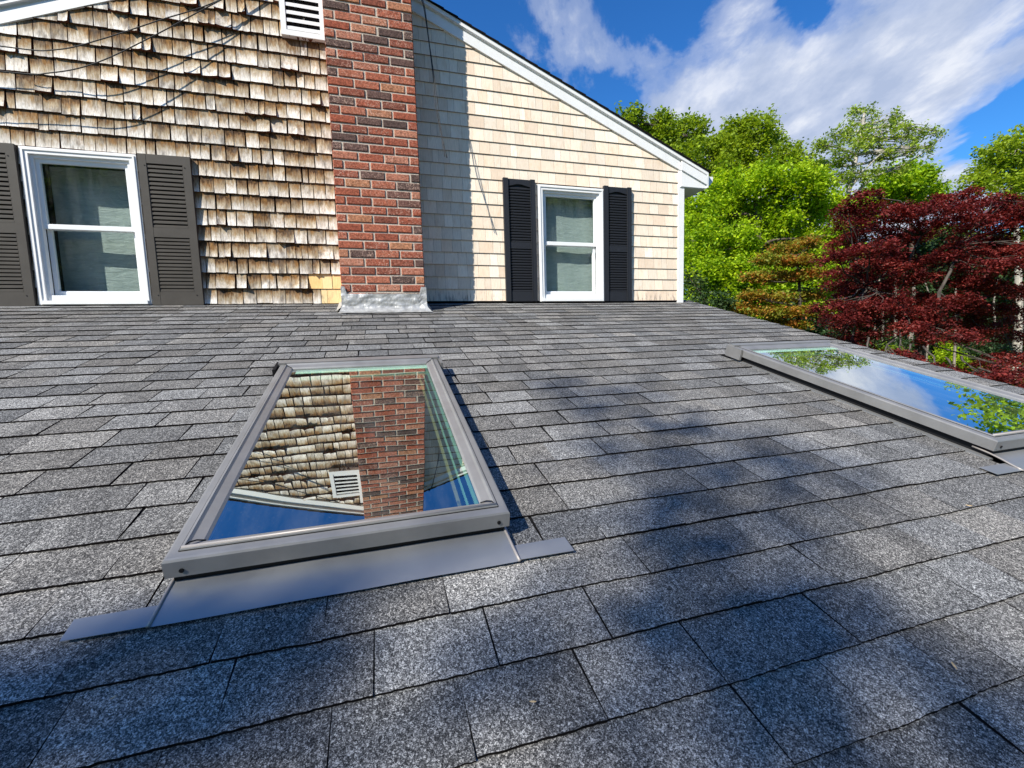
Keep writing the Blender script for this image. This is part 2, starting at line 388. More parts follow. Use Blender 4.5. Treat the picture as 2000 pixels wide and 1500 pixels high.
def mat_curtain():
    m, t, b, _ = new_mat('plastic_film', 0.45, 0.4)
    co = objco(t)
    n = t.noise(t.mapping(co, scale=(0.5, 1, 2.2)), 16, 5, 0.6, 0.8)
    f = t.noise(t.mapping(co, scale=(0.25, 1, 3)), 40, 3, 0.6, 0.3)
    c = t.ramp(n, [(0.3, (0.30, 0.34, 0.33)), (0.7, (0.40, 0.44, 0.43))])
    ln = t.ramp(f, [(0.62, 0.0), (0.70, 0.35)])
    c = t.mix(ln, c, (0.65, 0.70, 0.67))
    setcol(t, b, c); bump(t, b, n, 0.6, 0.012)
    return m
M['curtain'] = mat_curtain()

# ------------------------------------------------------------ geometry constants
TH = 0.25663                                    # pitch of the lower roof
CT, ST = math.cos(TH), math.sin(TH)
def RP(x, s, n=0.0): return Vector((x, -s * CT - n * ST, -s * ST + n * CT))
RAKE_X = 3.163
PKX, PKZ, PM = -0.966, 3.138, 0.4055            # underside line of the gable trim
def gz(x): return PKZ - PM * abs(x - PKX)
CHX0, CHX1, CHY = -0.948, -0.206, -0.42
WL, WR = -4.92, 2.99

house = thing('house', 'cedar shingled house with brick chimney, low dark asphalt roof and two skylights', 'house', (0, 0, -4.2))
HP = house
def hbuild(mb, name, mats, parent=None, **k):
    o = mb.build(name, mats, None, **k)
    par = parent or HP
    o.parent = par
    o.matrix_parent_inverse = Matrix.Identity(4)
    if par is HP: o.location = (0, 0, 4.2)
    return o

# ------------------------------------------------------------ lower roof
SK = [dict(x0=-1.149, x1=-0.351), dict(x0=1.693, x1=2.585)]
SK_T, SK_B = 2.27, 3.727
E_, S0 = 0.1464, 3.5009
def wav(x, k):
    return 0.0016 * math.sin(x * 2.3 + k * 1.7) + 0.0012 * math.sin(x * 7.1 + k * 4.3) + 0.0010 * math.sin(x * 17 + k * 2.9)
def build_roof():
    mb = MB()
    # sheathing
    X0, X1 = -7.0, RAKE_X - 0.004
    for (a, b_, c, d) in ((X0, SK[0]['x0'] + .03, -0.25, 9.2), (SK[0]['x1'] - .03, SK[1]['x0'] + .03, -0.25, 9.2), (SK[1]['x1'] - .03, X1, -0.25, 9.2),
                          (SK[0]['x0'] + .03, SK[0]['x1'] - .03, -0.25, SK_T + .03), (SK[0]['x0'] + .03, SK[0]['x1'] - .03, SK_B - .03, 9.2),
                          (SK[1]['x0'] + .03, SK[1]['x1'] - .03, -0.25, SK_T + .03), (SK[1]['x0'] + .03, SK[1]['x1'] - .03, SK_B - .03, 9.2)):
        mb.quad(RP(a, c, -.005), RP(b_, c, -.005), RP(b_, d, -.005), RP(a, d, -.005), 1)
    # edge of the roof deck at the rake
    mb.poly_prism([RP(X1, -.25, -.008), RP(X1, 9.2, -.008), RP(X1, 9.2, -.15), RP(X1, -.25, -.15)], (-0.02, 0, 0), 2)
    rnd = random.Random(5)
    for j in range(-24, 40):
        sb = S0 + j * E_
        x = X0 + rnd.uniform(0, .3)
        lastr = 0.5
        while x < RAKE_X:
            wd = rnd.choice([rnd.uniform(.14, .20), rnd.uniform(.18, .26), rnd.uniform(.20, .28)])
            x2 = x + wd
            if RAKE_X - x2 < .09: x2 = RAKE_X + rnd.uniform(-.004, .004)
            xa, xb = x + .0012, x2 - .0012
            x = x2; a0ok = True
            segs = [(xa, xb)]
            for q in SK:
                lo, hi = q['x0'] - .004, q['x1'] + .004
                if j == 2 or (sb > SK_T - .03 and sb < 3.80):
                    ns = []
                    for (a, c) in segs:
                        if c <= lo or a >= hi: ns.append((a, c)); continue
                        if a < lo - .02: ns.append((a, lo))
                        if c > hi + .02: ns.append((hi, c))
                    segs = ns
            # behind the chimney
            r = min(1, max(0, rnd.gauss(0.52, 0.26))); 
            if rnd.random() < .18: r *= .25
            g = rnd.random()
            th = 0.0036 + rnd.uniform(0, .0022); ds = rnd.uniform(-.0016, .0016)
            lift = rnd.choice([0, 0, 0, 0, .002]) 
            gap_side = (rnd.choice([-.0013, .0016, .0020, .0024]) if sb > 3.3 else rnd.choice([.0030, .0038, .0044])) if xa < 0.6 else rnd.choice([-.0013, .0014, .0022]) if a0ok else .0012
            for (a, c) in segs:
                a += gap_side - .0012; ns_ = max(2, int((c - a) / (.009 if sb > 2.4 else .022)))
                top, bot, low = [], [], []
                skew = rnd.uniform(-.005, .005)
                stop = max(sb - E_ - .03, 0.0 if sb > .05 else sb - .1)
                for i in range(ns_ + 1):
                    u = i / ns_; xx = a + (c - a) * u
                    jg = rnd.uniform(-.0013, .0010)
                    sbb = sb + wav(xx, j) + ds + jg
                    nn = th + lift * u + rnd.uniform(-.0004, .0004)
                    A = (r, g, 0)
                    bot.append(mb.vert(RP(xx, sbb, nn), A))
                    low.append(mb.vert(RP(xx, sbb - .001, -.003), A))
                    mids = None
                    top.append(mb.vert(RP(xx + skew, sb - E_ - .03, -.0035), A))
                for i in range(ns_):
                    mb.face((top[i], bot[i], bot[i + 1], top[i + 1]), 0)
                    mb.face((bot[i], low[i], low[i + 1], bot[i + 1]), 2)
                if rnd.random() < .42 and ns_ > 6:      # darker laminate patch that starts mid tab
                    k0 = rnd.randint(2, ns_ - 3); r2 = min(1, max(0, r - rnd.uniform(.25, .5)))
                    for q in list(range(k0, ns_ + 1)):
                        for L_ in (bot, top): mb.a[L_[q]] = (r2, g, 0, 1)
                mb.face((top[0], low[0], bot[0]), 2); mb.face((top[-1], bot[-1], low[-1]), 2)
    o = hbuild(mb, 'lower_roof', [M['roof'], M['felt'], M['roof_edge']])
    o['label'] = 'low pitched roof of dark grey architectural asphalt shingles'
    return o
roof = build_roof()

# ------------------------------------------------------------ wall openings and backing
WINS = [dict(x0=-3.335, x1=-2.548, z0=0.0, z1=1.262), dict(x0=1.100, x1=1.895, z0=0.012, z1=1.272)]
def build_backing():
    mb = MB()
    xs = [WL]
    def strip(x0, x1, z0):
        pts = [(x0, .002, z0), (x1, .002, z0), (x1, .002, gz(x1) + .12)]
        if x0 < PKX < x1: pts.append((PKX, .002, gz(PKX) + .12))
        pts.append((x0, .002, gz(x0) + .12)); mb.poly_prism(pts, (0, .1, 0), 0)
    a, b_ = WINS
    strip(WL, a['x0'] + .05, -4.2); strip(a['x0'] + .05, a['x1'] - .05, 1.2); strip(a['x1'] - .05, b_['x0'] + .05, -4.2)
    strip(b_['x0'] + .05, b_['x1'] - .05, 1.21); strip(b_['x1'] - .05, WR - .01, -4.2)
    for q in WINS: mb.box(q['x0'] + .05, q['x1'] - .05, .002, .102, -4.2, .04, 0)
    # side and rear walls
    mb.box(WR - .1, WR - .012, .1, 8, -4.2, 1.56, 0); mb.box(WL, WL + .1, .1, 8, -4.2, 1.54, 0); mb.box(WL, WR - .012, 7.9, 8, -4.2, 1.5, 0)
    return hbuild(mb, 'wall_sheathing', [M['wall_dark']])
build_backing()

def shingle(mb, x0, x1, zb, zt, yb, yt, A, rnd, curl=0.0, jag=0.002, curve=0.0, clip=True, skew=0.0, nx=3, nz=3):
    P, AA = [], []
    cz = [1, .45, 0.0] if nz == 3 else [1, 0]
    tilt = rnd.uniform(-1, 1) * curl * .6
    jagv = [rnd.uniform(-jag, jag) for _ in range(nx + 1)]
    top_lim = None
    for vi, v in enumerate(cz):
        row, ar = [], []
        for i in range(nx + 1):
            u = i / nx
            x = x0 + (x1 - x0) * u + skew * (1 - v)
            z = zb + (zt - zb) * v + (jagv[i] if v == 0 else 0)
            if clip: z = min(z, gz(x) + .05)
            out = yt + (yb - yt) * (1 - v) + (curl * (1 - v) ** 2) + curve * (1 - v) * ((2 * u - 1) ** 2) + tilt * (2 * u - 1) * (1 - v)
            row.append((x, -max(out, .003), z)); ar.append((A[0], A[1], v))
        P.append(row); AA.append(ar)
    I = mb.grid(P, AA, 0)
    # butt end and flanks, back to the wall
    k = len(I) - 1
    for i in range(nx):
        a, b_ = I[k][i], I[k][i + 1]
        pa, pb = mb.v[a], mb.v[b_]
        c = mb.vert((pb[0], .0, pb[2] + .001), (A[0], A[1], 0)); d = mb.vert((pa[0], .0, pa[2] + .001), (A[0], A[1], 0))
        mb.face((a, b_, c, d)[::-1], 1)
    for col in (0, nx):
        for q in range(k):
            a, b_ = I[q][col], I[q + 1][col]
            pa, pb = mb.v[a], mb.v[b_]
            c = mb.vert((pb[0], .0, pb[2])); d = mb.vert((pa[0], .0, pa[2])); mb.face((a, b_, c, d), 1)

def build_weathered():
    rnd = random.Random(21)
    mb = MB(); pt = MB()
    win = WINS[0]
    k = -1
    while True:
        zb = .004 + .1407 * k; k += 1
        zt = zb + .1407 + .02
        if zb > 3.2: break
        x = WL + rnd.uniform(0, .1)
        xe = CHX0 + .05
        while x < xe:
            wd = rnd.choice([rnd.uniform(.055, .10), rnd.uniform(.085, .15), rnd.uniform(.10, .18)])
            x2 = x + wd
            if xe - x2 < .05: x2 = xe
            g = rnd.choice([.003, .005, .006, .008, .011, .014])
            a, b_ = x + g * .5, x2 - g * .5; x = x2
            if gz(a if a < PKX else b_) < zb - .02 and gz(b_) < zb: continue
            if min(gz(a), gz(b_)) < zb - .03: continue
            # window and patch
            if b_ > win['x0'] + .02 and a < win['x1'] - .02 and zb < win['z1'] - .02:
                if a < win['x0']: b_ = win['x0'] + .015
                elif b_ > win['x1']: a = win['x1'] - .015
                else: continue
                if b_ - a < .015: continue
            fresh = (k == 2 and a > -1.30) or (k == 1 and a > -1.20)
            A = (rnd.random(), rnd.random())
            zj = rnd.choice([0, 0, 0, 1]) * rnd.uniform(-.008, .005) + rnd.uniform(-.0022, .0022)
            low_rows = zb < 1.25
            near_ch = a > -1.12
            if fresh:
                shingle(pt, a - .002, b_ + .002, zb, zt, .016, .005, A, rnd, 0, .0005)
            elif near_ch and rnd.random() < .75:
                shingle(mb, a, b_, zb + rnd.uniform(-.003, .003), zt, .018, .005, (A[0], A[1] * .5), rnd, .003, .001, 0, nx=3)
            else:
                bad = rnd.random()
                curl = rnd.uniform(.0, .004) if bad < .88 else rnd.uniform(.010, .022)
                curve = rnd.uniform(-.001, .002) if bad < .84 else rnd.uniform(.004, .012)
                # splits
                n = 2 if (b_ - a) > .11 and rnd.random() < .45 else 1
                cut = a + (b_ - a) * rnd.uniform(.3, .7)
                pieces = [(a, b_)] if n == 1 else [(a, cut - .001), (cut + .001, b_)]
                for (p, q) in pieces:
                    if zb < 1.4 and any(p < X1_ and q > X0_ for X0_, X1_ in ((-3.76, -2.12),)): curl, curve = 0.0, 0.0
                    shingle(mb, p, q, zb + zj, zt, 0.019 + rnd.uniform(0, .004), .006, A, rnd, curl, .0014, curve, skew=rnd.uniform(-.004, .004), nx=4)
        if k > 40: break
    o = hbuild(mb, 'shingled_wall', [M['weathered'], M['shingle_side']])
    o['label'] = 'old weathered cedar shingles, silver and rust brown with curled butts'
    p = hbuild(pt, 'shingle_patch', [M['patch'], M['shingle_side']])
    p['label'] = 'fresh yellow cedar shingles let in beside the chimney foot'
build_weathered()

def build_cedar():
    rnd = random.Random(33); mb = MB(); win = WINS[1]
    for k in range(0, 26):
        zb = .0202 + .127 * k; zt = zb + .127 + .015
        if k == 0: zb += .002
        x = CHX1 - .1; xe = 2.915
        while x < xe:
            x2 = x + rnd.choice([rnd.uniform(.06, .10), rnd.uniform(.09, .14), rnd.uniform(.11, .18)])
            if xe - x2 < .045: x2 = xe
            a, b_ = x + .0008, x2 - .0008; x = x2
            if min(gz(a), gz(b_)) < zb - .02: 
                if gz(a) < zb: continue
            if b_ > win['x0'] + .02 and a < win['x1'] - .02 and zb < win['z1'] - .02:
                if a < win['x0']: b_ = win['x0'] + .015
                elif b_ > win['x1']: a = win['x1'] - .015
                else: continue
                if b_ - a < .012: continue
            r = min(1, max(0, rnd.gauss(.42, .28)))
            shingle(mb, a, b_, zb, zt, .0135 + rnd.uniform(0, .0010), .003, (r, rnd.random()), rnd, 0, .0003, nx=2 if zt < gz(b_) else 6, nz=2 if zt < gz(b_) else 3)
    o = hbuild(mb, 'shingled_wall', [M['cedar'], M['shingle_side']])
    o['label'] = 'new pale cream cedar shingles in tight straight courses'
build_cedar()

# ------------------------------------------------------------ chimney
def build_chimney():
    rnd = random.Random(8)
    ch = MB(); br = MB()
    W_ = CHX1 - CHX0; top = 4.75; z0 = -.18
    ins = .0080
    ch.box(CHX0 + ins, CHX1 - ins, CHY + ins, 0.6, z0, top, 0)
    course, bh, mj = .0765, .0615, .0145
    nrow = int((top - .045) / course) + 2
    bl, cutw = .2045, .076
    for k in range(-2, nrow):
        zc = .075 + course * k + bh / 2
        if zc + bh / 2 > top: break
        lens = [bl, bl, bl, cutw + .002] if k % 2 else [cutw + .002, bl, bl, bl]
        x = CHX0
        tot = sum(lens) + 3 * mj; sc = W_ / tot
        for i, L in enumerate(lens):
            L *= sc
            jx = rnd.uniform(-.002, .002); jz = rnd.uniform(-.0018, .0018)
            out = rnd.uniform(-.0015, .0025)
            c = (x + L / 2 + (jx if 0 < i < 3 else 0), CHY + .02 - out, zc + jz)
            r = rnd.random(); r = r if r > .19 or rnd.random() < .9 else .5
            hh = bh / 2 + rnd.uniform(-.0012, .0012)
            br.frustum(c, (L / 2 - rnd.uniform(0, .0015), 0, 0), (0, 0, hh), (0, -.02, 0), .0036 + rnd.uniform(0, .0022), 0, (r, rnd.random(), 0))
            x += L + mj * sc
        # flanks
        for side, X in ((-1, CHX0), (1, CHX1)):
            y = CHY; lens2 = [.098, bl, bl] if k % 2 else [bl, bl, .098]
            for L in lens2:
                r = rnd.random()
                br.frustum((X - side * .018, y + L / 2 + .004, zc), (0, L / 2 - .006, 0), (0, 0, bh / 2), (side * .0195, 0, 0), .003, 0, (r, rnd.random(), 0))
                y += L + mj
    # crown
    ch.box(CHX0 - .03, CHX1 + .03, CHY - .03, .55, top, top + .07, 0)
    ch.box(CHX0 + .2, CHX1 - .2, -.2, .25, top + .07, top + .3, 0)
    o = hbuild(ch, 'chimney', [M['mortar']])
    b_ = hbuild(br, 'brickwork', [M['brick']], parent=o)
    b_['label'] = 'red and brown bricks with recessed light mortar joints'
    # lead base flashing, dressed over the bricks
    mb = MB(); nx, nz = 46, 16
    rn = random.Random(3)
    import mathutils
    def nz_(x, z, k): return mathutils.noise.noise(Vector((x * k, z * k, 1.3)))
    P = []
    for i in range(nz + 1):
        v = i / nz; row = []
        for j in range(nx + 1):
            u = j / nx
            flare = max(0, (.25 - v) / .25) ** 2
            xx = CHX0 - .006 - .02 * flare + (W_ + .016 + .055 * flare) * u
            yb = CHY - .008 - .050 * flare - .004
            zroof = yb * math.tan(TH) + .016
            topz = .052 + .004 * nz_(xx, 0, 40)
            if u < .055 or u > .93: topz = .118 + .008 * nz_(xx, 3, 30)
            z = zroof + (topz - zroof) * v
            bumpy = .0075 * nz_(xx, z * 2.0, 14) + .0055 * nz_(xx, z, 42) + .003 * math.exp(-((v - .62) / .05) ** 2)
            row.append((xx, yb - bumpy - .002, z))
        P.append(row)
    mb.grid(P)
    # bottom flange on the shingles
    F = []
    for i in range(4):
        v = i / 3; row = []
        for j in range(nx + 1):
            u = j / nx; b0 = P[0][j]
            s = -b0[1] / CT + v * (.030 + .004 * nz_(u * 8, 1, 3)); row.append(tuple(RP(b0[0] + (u - .5) * .02 * v, s, .016 - .003 * v)))
        F.append(row)
    mb.grid(F[::-1])
    # side sheets
    for X, d in ((CHX0 - .006, -1), (CHX1 + .006, 1)):
        S = []
        for i in range(6):
            v = i / 5; row = []
            for j in range(13):
                y = CHY - .01 + (.42) * j / 12
                zr = y * math.tan(TH) + .014
                fl = max(0, (.4 - v) / .4) ** 2 * .05
                row.append((X + d * (fl + .003 * nz_(y, v, 20)), y, zr + (.11 - zr * .25) * v))
            S.append(row)
        mb.grid(S if d > 0 else S[::-1])
    f = hbuild(mb, 'lead_flashing', [M['lead']], parent=o, smooth=True)
    f['label'] = 'crumpled grey lead flashing round the chimney foot'
    # little torn piece of cedar coloured felt left of the flashing
    return o
build_chimney()

# ------------------------------------------------------------ gable trim, upper roof, corner, eave box, gutter
def slope_band(mb, x0, x1, lo, hi, y0, y1, m=0):
    """band following the gable line between offsets lo and hi above it"""
    xs = [x0] + ([PKX] if x0 < PKX < x1 else []) + [x1]
    for a, b_ in zip(xs, xs[1:]):
        mb.poly_prism([(a, y0, gz(a) + lo), (b_, y0, gz(b_) + lo), (b_, y0, gz(b_) + hi), (a, y0, gz(a) + hi)], (0, y1 - y0, 0), m)
EXR, EXL = 3.315, -5.25
def build_trim():
    mb = MB(); slope_band(mb, WL - .02, 2.93, 0.0, .094, -.028, .002); slope_band(mb, WL - .02, 2.93, .094, .124, -.016, .002)
    o = hbuild(mb, 'frieze_board', [M['white']])
    mb = MB(); slope_band(mb, EXL, EXR, .120, .158, -.048, -.014); slope_band(mb, EXL, EXR, .124, .156, -.014, .05)
    o = hbuild(mb, 'rake_board', [M['white']])
    # upper roof
    mb = MB(); rnd = random.Random(4)
    for sgn, xe in ((1, EXR + .03), (-1, EXL - .03)):
        L = abs(xe - PKX); n = int(L / .135)
        ca = 1 / math.sqrt(1 + PM * PM)
        for i in range(n + 1):
            a, b_ = PKX + sgn * L * i / n, PKX + sgn * L * min(1, (i + 1) / n)
            off = .156; bumpz = .008 + rnd.uniform(-.002, .002)
            P = [(a, -.060, gz(a) + off + .004), (b_, -.060, gz(b_) + off + .004), (b_, -.060, gz(b_) + off + .016 + bumpz), (a, -.060, gz(a) + off + .016)]
            mb.poly_prism(P if sgn > 0 else P[::-1], (0, 8.2, 0), 0)
    o = hbuild(mb, 'upper_roof', [M['roof_edge']]); o['label'] = 'dark shingle edge of the gable roof above white boards'
    # corner board
    mb = MB(); mb.box(2.908, 2.99, -.020, .01, -.75, 1.60); mb.box(2.968, 2.992, .01, .12, -.75, 1.45)
    hbuild(mb, 'corner_board', [M['white']])
    # boxed eave return
    mb = MB()
    zt = lambda x: gz(x) + .0
    mb.poly_prism([(2.934, -.034, 1.372), (3.300, -.034, 1.372), (3.300, -.034, gz(3.30) + .118), (2.934, -.034, gz(2.934) + .003)], (0, .05, 0), 0)
    mb.box(2.925, 3.296, -.030, 8, 1.366, 1.3718)
    mb.box(3.298, 3.318, -.047, 8, 1.378, gz(3.31) + .156)
    mb.poly_prism([(2.93, -.050, gz(2.93)), (3.298, -.050, gz(3.298)), (3.298, -.050, gz(3.298) + .1), (2.93, -.050, gz(2.93) + .1)], (0, .016, 0), 0)
    o = hbuild(mb, 'eave_return', [M['white']]); o['label'] = 'white boxed eave return at the gable corner'
    # gutter
    mb = MB(); gx = 3.32
    prof = [(gx, 1.535), (gx, 1.43), (gx + .07, 1.43), (gx + .115, 1.48), (gx + .12, 1.535), (gx + .112, 1.535), (gx + .105, 1.485), (gx + .066, 1.438), (gx + .008, 1.438), (gx + .008, 1.535)]
    mb.poly_prism([(a, .02, z) for a, z in prof], (0, 7.9, 0), 0)
    mb.poly_prism([(a, .018, z) for a, z in prof[:5]], (0, .004, 0), 0)
    o = hbuild(mb, 'gutter', [M['vinyl']])
    mb = MB()
    y = .75
    pts = [(3.375, y, 1.43), (3.375, y, 1.36), (3.35, y, 1.30), (3.12, y, 1.17), (3.045, y, 1.12), (3.03, y, 1.04), (3.03, y, -4.0)]
    mb.tube(pts, .036, 8)
    hbuild(mb, 'downspout', [M['vinyl']], parent=o, smooth=True)
build_trim()

# ------------------------------------------------------------ gable vent
def build_vent():
    mb = MB(); x0, x1, z0, z1 = -1.335, -0.962, 2.395, 3.02
    fw = .045
    def fr(a, b_, c, d, y=-.060): mb.box(a, b_, y, .0, c, d)
    fr(x0, x0 + fw, z0, z1 - .25 if False else z1 - .16); fr(x1 - fw, x1, z0, z1 - .08 if False else z1)
    fr(x0 + fw, x1 - fw, z0, z0 + fw)
    fr(x0 + fw, x1 - fw, z1 - .2, z1 - .15)
    o = hbuild(mb, 'gable_vent', [M['vinyl']]); o['label'] = 'white louvred gable vent left of the chimney'
    sl = MB(); z = z0 + fw + .006
    while z < z1 - .2:
        sl.poly_prism([(x0 + fw, -.054, z), (x0 + fw, -.054, z + .028), (x0 + fw, -.034, z + .044), (x0 + fw, -.034, z + .034), (x0 + fw, -.048, z + .004)][::-1], (x1 - x0 - 2 * fw, 0, 0))
        z += .066
    hbuild(sl, 'louvre', [M['vinyl']], parent=o)
    bk = MB(); bk.box(x0 + fw, x1 - fw, -.034, -.030, z0 + .02, z1 - .15); hbuild(bk, 'vent_backing', [M['rubber']], parent=o)
build_vent()

# ------------------------------------------------------------ windows
def build_window(q, label, deep, lock=False):
    x0, x1, z0, z1 = q['x0'], q['x1'], q['z0'], q['z1']
    mb = MB(); cw = .052
    def ring(a, b_, c, d, w_, ya, yb, bot=None):
        bw = bot if bot is not None else w_
        mb.box(a, a + w_, ya, yb, c, d); mb.box(b_ - w_, b_, ya, yb, c, d)
        mb.box(a + w_, b_ - w_, ya, yb, d - w_, d); mb.box(a + w_, b_ - w_, ya, yb, c, c + bw)
    ring(x0, x1, z0, z1, cw, -.032, .02, .035)
    ring(x0 + .012, x1 - .012, z0 + .010, z1 - .012, .014, -.040, -.0325)
    # inner stop, stepped back
    ring(x0 + cw + .001, x1 - cw - .001, z0 + .0355, z1 - cw - .001, .022, -.012, .03, .045)
    mb.box(x0 + .02, x1 - .02, -.055, .01, z0 + .003, z0 + .034)      # sill nose
    win = hbuild(mb, 'window', [M['white']]); win['label'] = label
    ax, bx, az, bz = x0 + cw + .024, x1 - cw - .024, z0 + .082, z1 - cw - .024
    zm = (az + bz) / 2 + .012
    def sash(a, b_, c, d, y, w_, wb, wt):
        s = MB()
        s.box(a, a + w_, y, y + .03, c, d); s.box(b_ - w_, b_, y, y + .03, c, d)
        s.box(a + w_, b_ - w_, y, y + .03, c, c + wb); s.box(a + w_, b_ - w_, y, y + .03, d - wt, d)
        s.box(a + w_, b_ - w_, y + .004, y + .028, c + wb, c + wb + .005); s.box(a + w_, b_ - w_, y + .004, y + .028, d - wt - .005, d - wt)
        so = hbuild(s, 'sash', [M['vinyl']], parent=win)
        g = MB(); g.quad((a + w_, y + .016, c + wb), (b_ - w_, y + .016, c + wb), (b_ - w_, y + .016, d - wt), (a + w_, y + .016, d - wt))
        hbuild(g, 'pane', [M['win_glass']], parent=win)
        return so
    sash(ax, bx, zm - .018, bz, .006, .026, .034, .026)
    sash(ax, bx, az, zm + .014, .040, .030, .034, .028)
    # room behind: dark box with a sheet hung over the opening
    r = MB()
    Y1 = .62
    r.quad((x0, .1, z0), (x0, Y1, z0), (x0, Y1, z1), (x0, .1, z1)); r.quad((x1, Y1, z0), (x1, .1, z0), (x1, .1, z1), (x1, Y1, z1))
    r.quad((x0, .1, z1), (x0, Y1, z1), (x1, Y1, z1), (x1, .1, z1)); r.quad((x0, Y1, z0), (x0, .1, z0), (x1, .1, z0), (x1, Y1, z0))
    r.quad((x0, Y1, z0), (x1, Y1, z0), (x1, Y1, z1), (x0, Y1, z1))
    hbuild(r, 'room_box', [M['dark']], parent=win)
    c = MB(); n = 30; P = []
    rn = random.Random(int(x0 * 100))
    for i in range(13):
        z = z0 + .03 + (z1 - z0 - .10) * i / 12; row = []
        for j in range(n + 1):
            u = j / n; x = x0 + .06 + (x1 - x0 - .12) * u
            row.append((x, deep + .004 * math.sin(u * 9 + i * .2) + .001 * math.sin(u * 47 + i) + rn.uniform(-.0006, .0006), z))
        P.append(row)
    c.grid(P); o = hbuild(c, 'plastic_sheet', [M['curtain']], parent=win, smooth=True)
    if lock:
        l = MB(); l.box(bx - .050, bx - .024, -.004, .004, zm - .12, zm - .05, 0); hbuild(l, 'sticker', [M['vinyl']], parent=win)
    return win
build_window(WINS[0], 'double hung window in weathered wall with plastic sheet inside', .20)
build_window(WINS[1], 'double hung window in new cedar wall with milky plastic sheet', .13, True)

# ------------------------------------------------------------ shutters
def build_shutter_old(x0, x1, z0, z1, label):
    mb = MB(); y0, y1 = -.052, -.014; st = .058
    mb.box(x0, x0 + st, y0, y1, z0, z1); mb.box(x1 - st, x1, y0, y1, z0, z1)
    zm0, zm1 = z0 + .585, z0 + .665
    for a, b_ in ((z0, z0 + .115), (zm0, zm1), (z1 - .075, z1)): mb.box(x0 + st, x1 - st, y0 + .0015, y1, a, b_)
    # thin bead round each louvred field
    for a, b_ in ((z0 + .115, zm0), (zm1, z1 - .075)):
        mb.box(x0 + st, x0 + st + .006, y0 + .006, y1, a, b_); mb.box(x1 - st - .006, x1 - st, y0 + .006, y1, a, b_)
    mb.box(x0 + st, x1 - st, y1 - .003, y1 - .0005, z0 + .01, z1 - .01)
    o = hbuild(mb, 'shutter', [M['shutter_old']]); o['label'] = label
    lv = MB()
    for a, b_ in ((z0 + .115, zm0), (zm1, z1 - .075)):
        n = 15; h = (b_ - a) / n
        for i in range(n):
            z = a + h * i
            lv.poly_prism([(x0 + st + .006, y0 + .005, z + .002), (x0 + st + .006, y0 + .005, z + .019), (x0 + st + .006, y1 - .004, z + h + .008), (x0 + st + .006, y1 - .004, z + h - .003)][::-1], (x1 - x0 - 2 * st - .012, 0, 0))
    hbuild(lv, 'louvre', [M['shutter_old']], parent=o)
    for sx in (x0 + .045, x1 - .045):
        for sz in (z0 + .085, z1 - .095):
            sc = MB(); sc.tube([(sx, y0 - .003, sz), (sx, y0 + .002, sz)], .0045, 8)
            hbuild(sc, 'screw', [M['rubber']], parent=o)
def build_shutter_new(x0, x1, z0, z1, label):
    mb = MB(); y0, y1 = -.050, -.012; st = .052
    mb.box(x0, x0 + st, y0, y1, z0, z1); mb.box(x1 - st, x1, y0, y1, z0, z1)
    ya = y0 + .012
    zm0, zm1 = z0 + .565, z0 + .630
    mb.box(x0 + st, x1 - st, ya, y1, z0, z0 + .105); mb.box(x0 + st, x1 - st, ya, y1, zm0, zm1)
    # arched head rail
    n = 10; pts = [(x0 + st, ya, z1 - .078)]
    for i in range(1, n): 
        u = i / n; pts.append((x0 + st + (x1 - x0 - 2 * st) * u, ya, z1 - .078 + .024 * math.sin(math.pi * u) ** 1.6))
    pts += [(x1 - st, ya, z1 - .078), (x1 - st, ya, z1 - .004), (x0 + st, ya, z1 - .004)]
    mb.poly_prism(pts, (0, y1 - ya, 0))
    mb.box(x0 + st, x1 - st, y1 - .004, y1 - .001, z0 + .02, z1 - .02, 0)
    for xx in (x0 + st - .004, x1 - st - .001): mb.box(xx, xx + .005, y0 - .0025, y0 + .001, z0 + .004, z1 - .004)
    o = hbuild(mb, 'shutter', [M['shutter_new']]); o['label'] = label
    lv = MB()
    for a, b_, n in ((z0 + .105, zm0, 16), (zm1, z1 - .080, 20)):
        h = (b_ - a) / n
        for i in range(n):
            z = a + h * i
            lv.poly_prism([(x0 + st, ya + .004, z + .001), (x0 + st, ya + .002, z + h * .45), (x0 + st, y1 - .006, z + h * .98), (x0 + st, y1 - .006, z + h * .6)][::-1], (x1 - x0 - 2 * st, 0, 0))
    for k in range(2):
        pass
    hbuild(lv, 'louvre', [M['shutter_new']], parent=o)
build_shutter_old(-3.735, -3.352, -.012, 1.268, 'faded charcoal shutter cut by the left picture edge')
build_shutter_old(-2.530, -2.146, -.008, 1.268, 'faded charcoal shutter between left window and chimney')
build_shutter_new(0.704, 1.062, .014, 1.308, 'black shutter with arched top on the chimney side')
build_shutter_new(1.893, 2.248, .012, 1.306, 'black shutter with arched top on the corner side')

